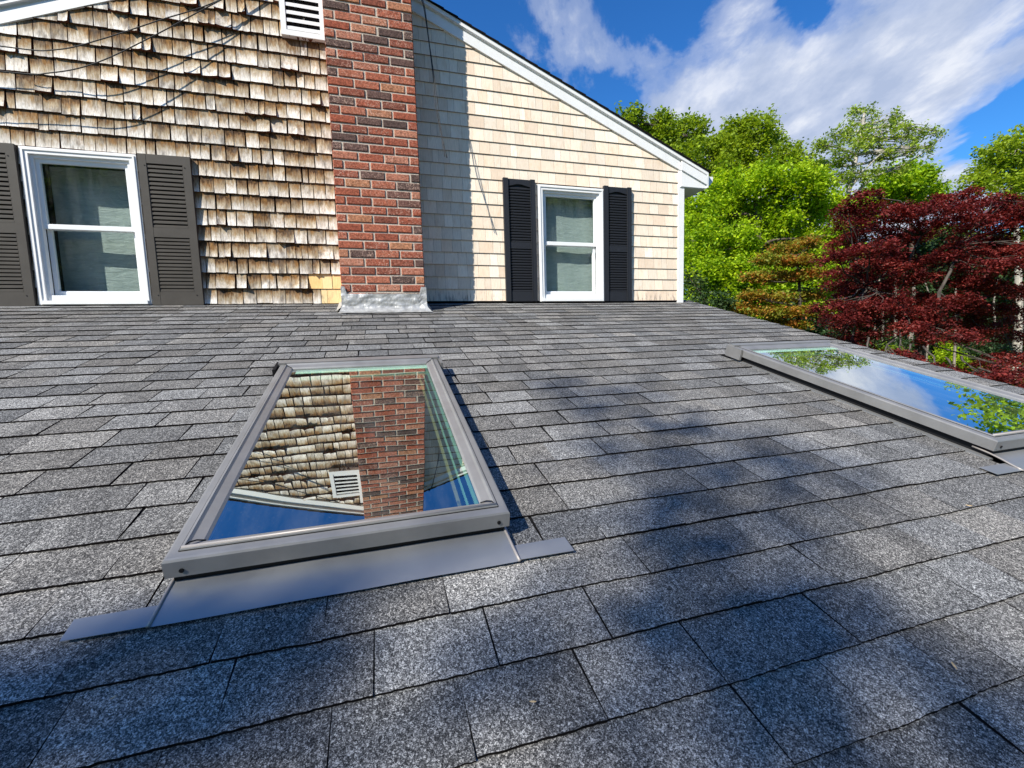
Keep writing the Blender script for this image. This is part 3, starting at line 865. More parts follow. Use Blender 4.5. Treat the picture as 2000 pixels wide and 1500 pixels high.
# ------------------------------------------------------------ skylights
def sbox(mb, x0, x1, s0, s1, n0, n1, m=0):
    P = [RP(x0, s0, n0), RP(x1, s0, n0), RP(x1, s1, n0), RP(x0, s1, n0)]
    mb.poly_prism(P[::-1], tuple(RP(0, 0, n1 - n0)), m)
def build_skylight(x0, x1, label, glass, gl):
    T, B, H = SK_T, SK_B, .088
    mb = MB()
    # vertical outer skins (thin) and curb
    sw = .050
    for (a, b_, c, d) in ((x0 + .022, x0 + .05, T + .02, B - .02), (x1 - .05, x1 - .022, T + .02, B - .02), (x0 + .05, x1 - .05, T + .02, T + .05), (x0 + .05, x1 - .05, B - .05, B - .022)):
        sbox(mb, a, b_, c, d, -.12, H - .012, 1)
    sky = hbuild(mb, 'skylight', [M['sky_metal'], M['rubber']]); sky['label'] = label
    # cladding: each profile its own piece, mitred; cross-section swept round the frame
    prof = [(0, .041), (0, H - .006), (.003, H - .0015), (.008, H), (.026, H + .001), (.028, H + .0055), (.034, H + .0065), (.038, H + .002), (.040, H), (.062, H - .006), (.068, H - .012), (.068, H - .022), (.004, H - .022), (.003, .041)]
    fw = .068
    def side(kind):
        c = MB(); n = len(prof); R0, R1 = [], []
        for (w_, h) in prof:
            if kind == 'L': a, b_ = RP(x0 + w_, T + w_, h), RP(x0 + w_, B - w_, h)
            if kind == 'R': a, b_ = RP(x1 - w_, B - w_, h), RP(x1 - w_, T + w_, h)
            if kind == 'B': a, b_ = RP(x0 + w_, B - w_, h), RP(x1 - w_, B - w_, h)
            if kind == 'T': a, b_ = RP(x1 - w_, T + w_, h + .004), RP(x0 + w_, T + w_, h + .004)
            R0.append(c.vert(a)); R1.append(c.vert(b_))
        for i in range(n):
            j = (i + 1) % n; c.face((R0[i], R0[j], R1[j], R1[i]))
        return c
    for kd in 'LRBT':
        o = hbuild(side(kd), 'cladding', [M['sky_metal']], parent=sky)
    q4 = [RP(x0 + .0265, B - .0265, H + .0012), RP(x1 - .0265, B - .0265, H + .0012), RP(x1 - .0265, T + .03, H + .0012), RP(x0 + .0265, T + .03, H + .0012)]
    for i in ((3, 0), (0, 1), (1, 2)):
        g = MB(); g.tube([q4[i[0]], q4[i[1]]], .0019, 6); hbuild(g, 'groove_line', [M['rubber']], parent=sky)  # groove shade beside the lip, drawn as thin black strips
    # head cover and its corner bracket
    hc = MB(); sbox(hc, x0 - .006, x1 + .006, T - .030, T + .022, .012, H + .012); hbuild(hc, 'head_cover', [M['sky_metal']], parent=sky)
    for xx, sg in ((x0 - .020, 1), (x1 + .006, 1)):
        bk = MB(); sbox(bk, xx, xx + .014, T - .030, T + .105, .018, H + .004)
        hbuild(bk, 'corner_bracket', [M['rubber'] if xx < x0 and x0 < 0 else M['sky_metal']], parent=sky)
    # bottom bead wire, thin gasket at the corners, screws
    g = MB(); g.tube([RP(x0 + .030, B - .034, H + .0055), RP((x0 + x1) / 2, B - .033, H + .0058), RP(x1 - .030, B - .034, H + .0055)], .0042, 8)
    hbuild(g, 'bead', [M['sky_lip']], parent=sky, smooth=True)
    for xx, sg in ((x0, 1), (x1, -1)):
        g = MB()
        pts = [RP(xx + sg * .036, B - .040, H + .006), RP(xx + sg * .040, B - .048, H + .007), RP(xx + sg * .052, B - .058, H + .003), RP(xx + sg * .066, B - .068, H - .008)]
        g.tube(pts, .0018, 6)
        hbuild(g, 'corner_gasket', [M['rubber']], parent=sky)
    for xx in (x0 + .035, x1 - .030):
        sc = MB(); sc.tube([RP(xx, B + .003, .058), RP(xx, B - .002, .058)], .0052, 10)
        hbuild(sc, 'screw', [M['rubber']], parent=sky)
    # pane
    p = MB(); hN = H - .0125
    ga, gb, gc, gd = x0 + fw - .012, x1 - fw + .012, T + fw - .012, B - fw + .012
    p.quad(RP(ga, gd, hN), RP(gb, gd, hN), RP(gb, gc, hN), RP(ga, gc, hN))
    o = hbuild(p, 'pane', [glass], parent=sky)
    # unit spacer under the glass and the light shaft
    d0 = H - .032
    for q in ((ga + .004, gb - .004, gc + .012, gc + .026, d0, d0 + .006), (ga + .004, gb - .004, gc + .034, gc + .080, d0 - .02, d0 - .014),
              (gb - .020, gb - .010, gc + .03, gd - .004, d0, d0 + .006), (gb - .038, gb - .032, gc + .06, gd - .004, d0 - .02, d0 - .014)):
        s = MB(); sbox(s, *q); hbuild(s, 'glass_spacer', [M['spacer']], parent=sky)
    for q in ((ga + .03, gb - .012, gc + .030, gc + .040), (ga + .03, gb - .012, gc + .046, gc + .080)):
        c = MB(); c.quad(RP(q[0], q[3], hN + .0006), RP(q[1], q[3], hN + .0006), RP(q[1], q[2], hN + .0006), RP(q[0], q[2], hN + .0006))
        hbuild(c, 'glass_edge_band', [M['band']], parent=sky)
    wd = MB(); sbox(wd, gb - .062, gb - .052, gc + .08, gd - .02, d0 - .026, d0 - .020); hbuild(wd, 'wood_stop', [M['patch']], parent=sky)
    h = MB(); D = -.75
    q = [(ga, gc), (gb, gc), (gb, gd), (ga, gd)]
    for i in range(4):
        a, b_ = q[i], q[(i + 1) % 4]
        h.quad(RP(a[0], a[1], d0), RP(b_[0], b_[1], d0), RP(b_[0], b_[1], D), RP(a[0], a[1], D))
    h.quad(RP(ga, gc, D), RP(gb, gc, D), RP(gb, gd, D), RP(ga, gd, D))
    hbuild(h, 'light_shaft', [M['shaft']], parent=sky)
    # side flashing channel
    for a, b_ in ((x0 - .004, x0 + .024), (x1 - .024, x1 + .004)):
        f = MB(); sbox(f, a, b_, T + .02, B, -.002, .006); hbuild(f, 'side_flashing', [M['apron']], parent=sky)
    f = MB(); sbox(f, x0 + .012, x1 - .012, B - .03, B - .010, .0215, .045); hbuild(f, 'gap_shadow_strip', [M['rubber']], parent=sky)  # black strip standing in for the shadow in the gap under the frame
    # apron: curved sheet from under the frame out onto the shingles
    ap = MB(); P = []
    cs = [(3.655, .024), (3.690, .0235), (3.715, .0225), (3.738, .0205), (3.760, .0180), (3.785, .0140), (3.808, .0115), (3.829, .0100)]
    nx = 12
    for (s_, n_) in cs:
        P.append([RP(x0 + .012 + (x1 - x0 - .024) * j / nx + (0 if 0 < j < nx else (-1 if j == 0 else 1) * max(0, (s_ - 3.70)) * .08), s_, n_ + .0008 * math.sin(j * 1.3 + s_ * 9)) for j in range(nx + 1)])
    ap.grid(P[::-1])
    ao = hbuild(ap, 'apron', [M['apron']], parent=sky, smooth=True)
    # standing folded edge on both flanks
    for i_, sg in ((0, -1), (nx, 1)):
        e = MB(); e.tube([Vector(r[i_]) + RP(sg * .0015, 0, .0012) for r in P], .0036, 8)
        hbuild(e, 'apron_fold', [M['sky_lip']], parent=sky, smooth=True)
    # flat wings
    for a, b_, sk in ((x0 - .146, x0 + .006, -1), (x1 - .006, x1 + .148, 1)):
        wg = MB(); wg.poly_prism([RP(a - (.003 if sk < 0 else 0), 3.770, .0092), RP(b_, 3.770, .0092), RP(b_ + (.004 if sk > 0 else 0), 3.827, .0100), RP(a, 3.825, .0100)][::-1], tuple(RP(0, 0, .0012)))
        hbuild(wg, 'apron_wing', [M['apron']], parent=sky)
    return sky
build_skylight(SK[0]['x0'], SK[0]['x1'], 'grey framed skylight mirroring chimney and weathered wall', M['sky_glass'], 0)
build_skylight(SK[1]['x0'], SK[1]['x1'], 'grey framed skylight near the roof edge mirroring blue sky and trees', M['sky_glass2'], 1)

# ------------------------------------------------------------ cables
def wpt(u, v, d):
    """point d metres in front of the gable wall on the sight line of a photo pixel"""
    dr = CM @ Vector(((u - 1000) / FPX, -(v - 750) / FPX, -1))
    tt = (-d - CAM_LOC.y) / dr.y
    return CAM_LOC + dr * tt
def smooth_path(pts, n=8):
    pts = [Vector(p) for p in pts]; out = []
    for i in range(len(pts) - 1):
        p0, p1, p2, p3 = pts[max(i - 1, 0)], pts[i], pts[i + 1], pts[min(i + 2, len(pts) - 1)]
        for k in range(n):
            s = k / n
            out.append(0.5 * ((2 * p1) + (-p0 + p2) * s + (2 * p0 - 5 * p1 + 4 * p2 - p3) * s * s + (-p0 + 3 * p1 - 3 * p2 + p3) * s ** 3))
    return out + [pts[-1]]
def cable(pts, rad, label, group, mat='cable'):
    mb = MB(); mb.tube(smooth_path(pts), rad, 6)
    o = mb.build('cable', M[mat], None, smooth=True); tag(o, label, 'cable', group); return o
top1 = Vector((-1.30, -.04, 2.96)); 
cable([(-6.3, -.5, 2.0), (-4.6, -.25, 1.93), wpt(0, 90, .17), wpt(110, 97, .18), wpt(200, 76, .17), wpt(310, 40, .14), wpt(420, 4, .11), top1], .0045,
      'upper thin black cable sagging across the weathered shingles', 'cables hung in front of the gable wall')
cable([(-6.3, -.5, 1.8), (-4.6, -.28, 1.72), wpt(0, 139, .21), wpt(100, 142, .22), wpt(190, 122, .21), wpt(300, 70, .17), wpt(422, 5, .115), top1 + Vector((.01, -.01, -.01))], .0045,
      'lower thin black cable sagging across the weathered shingles', 'cables hung in front of the gable wall')
t0 = Vector((-.10, -.10, 2.93))
cable([t0, wpt(827, 12, .12), wpt(836, 70, .18), wpt(846, 150, .27), wpt(852, 215, .33), wpt(873, 308, .415)], .0042,
      'longer loose cable end dangling beside the chimney in its shade', 'loose cable ends right of the chimney')
cable([t0 + Vector((.008, 0, .0)), wpt(829, 12, .12), wpt(838, 80, .19), wpt(848, 150, .27), wpt(857, 222, .34), wpt(869, 306, .41)], .0034,
      'shorter loose cable end dangling beside the chimney, nearer the rake', 'loose cable ends right of the chimney')

# ------------------------------------------------------------ fallen leaves on the roof
def roofhit(u, v, n=0.0):
    dr = CM @ Vector(((u - 1000) / FPX, -(v - 750) / FPX, -1)); nn = Vector((0, -ST, CT))
    return CAM_LOC + dr * ((n - nn.dot(CAM_LOC)) / nn.dot(dr))
tan_leaf = mat_plain('dry_leaf', (0.55, 0.40, 0.22), 0.8, 0.2, var=0.3, scale=90)
def fallen_leaf(u, v, ang, L, label):
    c = roofhit(u, v, .013); mb = MB()
    dx = Vector((1, 0, 0)); dy = RP(0, 1, 0); nn = RP(0, 0, 1)
    P = []
    for i in range(7):
        s = i / 6 * 2 - 1; wdt = .30 * (1 - s * s) ** .7 + .01
        row = []
        for k in (-1, 0, 1):
            a = Vector((s * L / 2, k * wdt * L / 2))
            X = a.x * math.cos(ang) - a.y * math.sin(ang); Y = a.x * math.sin(ang) + a.y * math.cos(ang)
            row.append(c + dx * X + dy * Y + nn * (abs(k) * L * .07 + s * s * L * .06))
        P.append(row)
    mb.grid(P); o = mb.build('fallen_leaf', tan_leaf, None); tag(o, label, 'leaf', 'dry leaves lying on the lower roof')
fallen_leaf(1892, 988, .5, .020, 'small tan leaf on the roof below the far skylight')
fallen_leaf(1863, 1301, -1.0, .018, 'small tan leaf flake on the shingles in the lower right')
fallen_leaf(1041, 1371, .3, .013, 'tiny tan leaf crumb on the shingles below the near skylight')
fallen_leaf(221 + 0, 1363, -.6, .010, 'tiny pale leaf crumb in the shaded lower left of the roof')

# ------------------------------------------------------------ ground
def mat_ground():
    m, t, b, _ = new_mat('lawn_and_litter', 0.95, 0.1)
    co = objco(t); n = t.noise(co, 0.35, 6, 0.6); f = t.noise(co, 6, 5, 0.7)
    c = t.ramp(n, [(0.35, (0.10, 0.17, 0.025)), (0.5, (0.07, 0.11, 0.02)), (0.62, (0.10, 0.07, 0.04))])
    setcol(t, b, t.mix(1.0, c, t.ramp(f, [(0.3, 0.6), (0.7, 1.5)]), 'MULTIPLY')); bump(t, b, f, 1.0, 0.1)
    return m
g = MB(); N = 60
P = []
def ground_z(x, y):
    d = math.hypot(x, y); return -4.2 + max(0, d - 35) * .035 + .5 * math.sin(x * .05) * math.cos(y * .06) * min(1, d / 40)
for i in range(N + 1):
    row = []
    for j in range(N + 1):
        a = (j / N * 2 - 1); b_ = (i / N * 2 - 1)
        x = math.copysign(abs(a) ** 2.2, a) * 900; y = math.copysign(abs(b_) ** 2.2, b_) * 900
        row.append((x, y, min(ground_z(x, y), 8)))
    P.append(row)
g.grid(P); go = g.build('ground', mat_ground(), None, smooth=True); struct(go, 'structure')

# ------------------------------------------------------------ trees
LM = dict(
    lime=mat_leaf('bright_oak_leaf', (0.14, 0.27, 0.012), (0.29, 0.44, 0.014), (0.47, 0.60, 0.020), .44),
    oak=mat_leaf('oak_leaf', (0.11, 0.18, 0.014), (0.20, 0.29, 0.018), (0.32, 0.42, 0.026), .46),
    grey=mat_leaf('grey_green_leaf', (0.15, 0.23, 0.035), (0.26, 0.36, 0.045), (0.40, 0.50, 0.07), .46),
    red=mat_leaf('dark_red_maple_leaf', (0.070, 0.011, 0.012), (0.150, 0.021, 0.020), (0.260, 0.046, 0.036), .30, (1.5, 0.7, 0.6)),
    bronze=mat_leaf('bronze_green_maple_leaf', (0.16, 0.24, 0.02), (0.30, 0.26, 0.03), (0.42, 0.15, 0.03), .42, (1.3, 1.1, 0.6)),
    dark=mat_leaf('dark_evergreen_leaf', (0.014, 0.035, 0.012), (0.028, 0.06, 0.018), (0.05, 0.09, 0.025), .25),
)
BK = dict(grey=mat_bark('grey_bark', (0.20, 0.18, 0.15), (0.50, 0.46, 0.40)), brown=mat_bark('brown_bark', (0.05, 0.038, 0.03), (0.13, 0.10, 0.08)),
          pale=mat_bark('pale_bark', (0.10, 0.085, 0.07), (0.34, 0.30, 0.25)), maple=mat_bark('maple_bark', (0.03, 0.024, 0.021), (0.13, 0.11, 0.095)))
def leaf_cloud(centers, n_per, sigma, size, flat=1.0, up=0.55, rs=None, tone=(0.5, 0.22), droop=0.0):
    """leaves as small kite shaped faces spread round the given centres"""
    C = np.asarray(centers); K = len(C); N = K * n_per
    sg = np.repeat(np.asarray(sigma) if np.ndim(sigma) else np.full(K, sigma), n_per)[:, None]
    P = np.repeat(C, n_per, axis=0) + rs.normal(size=(N, 3)) * sg * np.array([1, 1, flat])
    if droop: P[:, 2] -= droop * (np.linalg.norm((P - np.repeat(C, n_per, axis=0))[:, :2], axis=1) ** 2) / sg[:, 0]
    nrm = rs.normal(size=(N, 3)); nrm[:, 2] = np.abs(nrm[:, 2]) * (1 + up * 2) + up
    nrm /= np.linalg.norm(nrm, axis=1)[:, None]
    a = rs.normal(size=(N, 3)); a -= nrm * (a * nrm).sum(1)[:, None]; a /= np.linalg.norm(a, axis=1)[:, None]
    b_ = np.cross(nrm, a)
    sz = (size * rs.uniform(.6, 1.35, N))[:, None]
    co = np.empty((N, 4, 3))
    co[:, 0] = P - a * sz * .55; co[:, 1] = P + b_ * sz * .33 - a * sz * .05 + nrm * sz * .1
    co[:, 2] = P + a * sz * .55; co[:, 3] = P - b_ * sz * .33 - a * sz * .05 + nrm * sz * .1
    ct = np.repeat(np.clip(rs.normal(tone[0], tone[1], K), 0, 1), n_per)
    r = np.clip(ct + rs.normal(0, .13, N), 0, 1)
    at_ = np.stack([r, rs.uniform(0, 1, N), np.zeros(N), np.ones(N)], 1)
    return co.reshape(-1, 3), N, at_
def shell_points(c, rad, n, rs, inner=0.45, top=False):
    """cluster centres filling an ellipsoid, denser to its skin"""
    d = rs.normal(size=(n, 3)); d /= np.linalg.norm(d, axis=1)[:, None]
    if top: d[:, 2] = np.where(d[:, 2] < -.35, -d[:, 2], d[:, 2])
    r = inner + (1 - inner) * rs.uniform(0, 1, (n, 1)) ** .6
    return np.asarray(c) + d * r * np.asarray(rad)
def limb(mb, a, b_, r0, r1, rnd, sag=.12, n=5, seg=6):
    a, b_ = Vector(a), Vector(b_); L = (b_ - a).length
    side = Vector((rnd.uniform(-1, 1), rnd.uniform(-1, 1), rnd.uniform(-.4, .4))) * L * sag
    pts, rr = [], []
    for i in range(n + 1):
        u = i / n; p = a.lerp(b_, u) + side * math.sin(math.pi * u) + Vector((rnd.uniform(-1, 1), rnd.uniform(-1, 1), rnd.uniform(-1, 1))) * L * .025 * (0 < i < n)
        pts.append(p); rr.append(r0 + (r1 - r0) * u)
    mb.tube(pts, rr, seg); return pts
def make_tree(name, label, cat, base, trunk_pts, blobs, leafmat, bark, n_cl, n_leaf, sig, size, seed, tr=.2, group=None, flat=.95, twigs=2, tone=(.5, .22), trunk_named='trunk', up=.25, inner=.45, dome=False, extra_limbs=()):
    rs = np.random.default_rng(seed); rnd = random.Random(seed)
    root = thing(name, label, cat, base, group)
    tb = MB(); off = Vector(base)
    tp = [Vector(p) for p in trunk_pts]
    sp_ = smooth_path(tp, 4)
    tb.tube(sp_, [tr * (1 - .72 * i / (len(sp_) - 1)) for i in range(len(sp_))], 8)
    cents, sg = [], []
    for (c, rad) in blobs:
        c = Vector(c); rad = rad if hasattr(rad, '__len__') else (rad, rad, rad * .8)
        src = min(sp_[len(sp_) // 3:], key=lambda q: (q - c).length + max(0, q.z - c.z) * 1.5)
        L = limb(tb, src, c, tr * .34, tr * .10, rnd)
        vol = (rad[0] * rad[1] * rad[2]) ** (1 / 3)
        n = max(4, int(n_cl * vol ** 1.9))
        q = shell_points(c, rad, n, rs, inner, dome); cents.append(q); sg.append(np.full(n, sig))
        for k in range(int(twigs * 4)):
            tgt = q[rs.integers(0, n)]
            st_ = L[rs.integers(1, len(L))]
            limb(tb, st_, Vector(tgt), tr * .10, tr * .025, rnd, .14, 4, 4)
    for e in extra_limbs: tb.tube(smooth_path(e[0], 4), [e[1] * (1 - .8 * i / (4 * (len(e[0]) - 1))) for i in range(4 * (len(e[0]) - 1) + 1)], 6)
    C = np.concatenate(cents); S = np.concatenate(sg)
    co, N, A = leaf_cloud(C, n_leaf, S, size, flat, up, rs, tone)
    o = tb.build(trunk_named, bark, None, smooth=True); o.parent = root; o.location = -off
    l = quads_mesh('crown', co, N, A, leafmat, None); l.parent = root; l.location = -off
    return root
def gnd(p): p = Vector(p); return Vector((p.x, p.y, ground_z(p.x, p.y)))
def pix(u, v, d, r): return (at(u, v, d), r * d / FPX)      # blob given by photo position, distance and pixel radius
def px_tree(name, label, cat, d, base_u, trunk, blobs, leafmat, bark, seed, jitter=1.2, **kw):
    rnd = random.Random(seed * 3 + 1)
    base = gnd(at(base_u, trunk[0][1], d))
    tp = [base] + [at(u, v, d) for u, v in trunk]
    bl = []
    for b_ in blobs:
        u, v, r = b_[:3]; asp = b_[3] if len(b_) > 3 else 1.0
        dd = d + rnd.uniform(-jitter, jitter) + (b_[4] if len(b_) > 4 else 0)
        c, rr = pix(u, v, dd, r); bl.append((c, (rr, rr, rr * .86 * asp)))
    return make_tree(name, label, cat, base, tp, bl, leafmat, bark, seed=seed, **kw)

# big oak crown behind the gable corner
px_tree('oak_tree', 'dark green oak whose rounded top rises behind the gable slope', 'tree', 24, 1370,
        [(1370, 560), (1345, 440), (1330, 330), (1320, 270)],
        [(1232, 238, 26), (1300, 258, 36), (1345, 262, 34), (1290, 300, 34), (1345, 315, 46), (1395, 300, 36), (1400, 345, 40), (1250, 262, 24), (1330, 360, 40)],
        LM['oak'], BK['brown'], 101, n_cl=50, n_leaf=56, sig=.20, size=.165, tr=.28, tone=(.62, .25), inner=.35)
px_tree('oak_tree', 'oak with open green top and bare grey limbs left of the tallest tree', 'tree', 25, 1500,
        [(1500, 560), (1490, 430), (1475, 340), (1465, 270)],
        [(1440, 262, 34), (1480, 250, 36), (1512, 268, 26), (1425, 292, 32), (1470, 296, 34), (1530, 310, 24), (1545, 305, 24), (1450, 335, 34), (1505, 330, 32), (1580, 330, 28)],
        LM['oak'], BK['grey'], 102, n_cl=42, n_leaf=52, sig=.20, size=.165, tr=.22, tone=(.72, .22), inner=.3)
px_tree('oak_tree', 'bright lime green leafy oak filling the space beside the white corner board', 'tree', 19, 1500,
        [(1500, 600), (1490, 520), (1480, 440), (1475, 380)],
        [(1420, 372, 40), (1480, 350, 36), (1540, 355, 40), (1590, 365, 38), (1380, 420, 44), (1445, 420, 46), (1515, 418, 44), (1580, 420, 40), (1375, 480, 46), (1440, 475, 44),
         (1510, 470, 42), (1560, 480, 40), (1375, 535, 42), (1425, 530, 40), (1480, 528, 38), (1400, 575, 32), (1455, 580, 34), (1520, 560, 40), (1350, 440, 26), (1348, 520, 26), (1620, 400, 30), (1480, 620, 30), (1600, 470, 34), (1610, 530, 30), (1600, 590, 30), (1420, 630, 30), (1360, 590, 24), (1640, 450, 26)],
        LM['lime'], BK['brown'], 103, n_cl=78, n_leaf=58, sig=.165, size=.125, tr=.2, tone=(.6, .25), inner=.3)
# tall, thin crowned tree
sp = [(1690, 232, 26), (1668, 215, 17), (1740, 232, 18), (1640, 262, 30), (1690, 268, 32), (1740, 255, 26), (1610, 285, 24), (1655, 300, 30), (1720, 300, 28), (1775, 262, 20), (1800, 265, 18), (1830, 258, 15), (1815, 290, 15), (1785, 300, 18),
      (1750, 330, 20), (1620, 325, 24), (1690, 340, 26), (1760, 285, 20), (1650, 350, 26), (1600, 345, 22)]
px_tree('tall_tree', 'tallest tree, thin open crown with grey branches against the clouds', 'tree', 21, 1620,
        [(1622, 600), (1612, 540), (1628, 470), (1648, 410), (1665, 340), (1680, 270), (1688, 225)],
        sp, LM['grey'], BK['grey'], 104, n_cl=40, n_leaf=40, sig=.12, size=.11, tr=.20, tone=(.5, .3), inner=.15, twigs=3, jitter=.8,
        extra_limbs=[([at(1650, 405, 21), at(1700, 350, 21), at(1760, 325, 21), at(1815, 290, 21), at(1845, 262, 21)], .07),
                     ([at(1655, 375, 21), at(1700, 320, 20.5), at(1745, 280, 20.5)], .05),
                     ([at(1618, 480, 20), at(1604, 450, 19.6), at(1588, 432, 19.4), at(1590, 415, 19.3)], .09)])
px_tree('leafy_tree', 'lime green tree top showing just behind the red maple', 'tree', 30, 1780,
        [(1780, 600), (1780, 450), (1775, 370)],
        [(1740, 355, 26), (1775, 340, 22), (1800, 350, 24), (1760, 380, 32), (1810, 385, 30), (1700, 390, 30), (1680, 420, 30)],
        LM['lime'], BK['brown'], 105, n_cl=50, n_leaf=36, sig=.26, size=.22, tr=.22, tone=(.45, .2))
px_tree('leafy_tree', 'olive green tree with bare twig at the right picture edge', 'tree', 26, 1990,
        [(1990, 620), (1985, 450), (1975, 330)],
        [(1985, 290, 40), (1945, 300, 32), (1925, 335, 30), (1975, 335, 40), (2030, 300, 50), (1905, 355, 22), (2040, 370, 50), (1960, 370, 34), (2080, 250, 50)],
        LM['oak'], BK['grey'], 106, n_cl=44, n_leaf=32, sig=.2, size=.18, tr=.26, tone=(.85, .2))
ob = gnd(CAM_LOC + Vector((math.sin(R(74)), math.cos(R(74)), 0)) * 23)
obl = [(CAM_LOC + Vector((math.sin(R(a)) * 23, math.cos(R(a)) * 23, 23 * math.tan(R(e)))), (1.5, 1.5, 1.1)) for a, e in ((71.5, 15), (73, 18.5), (75, 20), (77, 21), (74, 13), (77, 15), (79, 18), (72.5, 9), (76, 9), (80, 12))]
make_tree('oak_tree', 'leafy oak outside the right picture edge, mirrored in the far skylight', 'tree', ob, [ob, ob + Vector((0, 0, 6)), ob + Vector((.2, 0, 11))], obl, LM['lime'], BK['brown'], n_cl=22, n_leaf=44, sig=.24, size=.18, seed=120, tr=.25, twigs=1)
# bronze maple
px_tree('small_maple', 'bronze and yellow-green small maple between lime oak and red maple', 'tree', 14.5, 1560,
        [(1560, 640), (1562, 585), (1560, 540), (1555, 500)],
        [(1530, 492, 30, .6), (1575, 480, 28, .6), (1500, 512, 32, .5), (1555, 515, 34, .5), (1475, 545, 28, .45), (1520, 545, 34, .45), (1580, 540, 30, .5), (1470, 580, 26, .45), (1515, 585, 34, .45), (1570, 580, 32, .5),
         (1470, 612, 30, .45), (1520, 615, 34, .45), (1570, 612, 30, .45), (1500, 635, 26, .4), (1555, 638, 30, .4), (1590, 610, 20, .5), (1440, 600, 20, .5)],
        LM['bronze'], BK['maple'], 107, n_cl=190, n_leaf=40, sig=.11, size=.085, tr=.08, tone=(.5, .28), inner=.2, flat=.6, jitter=.6, dome=True)
# dark bush and conifers at the roof edge
px_tree('evergreen_bush', 'dark bluish evergreen bush at the foot of the corner board', 'shrub', 15, 1390,
        [(1390, 640), (1385, 600)], [(1360, 575, 24), (1385, 590, 26), (1412, 598, 24), (1440, 610, 20), (1350, 545, 20)],
        LM['dark'], BK['brown'], 108, n_cl=90, n_leaf=34, sig=.12, size=.09, tr=.08, tone=(.8, .2))

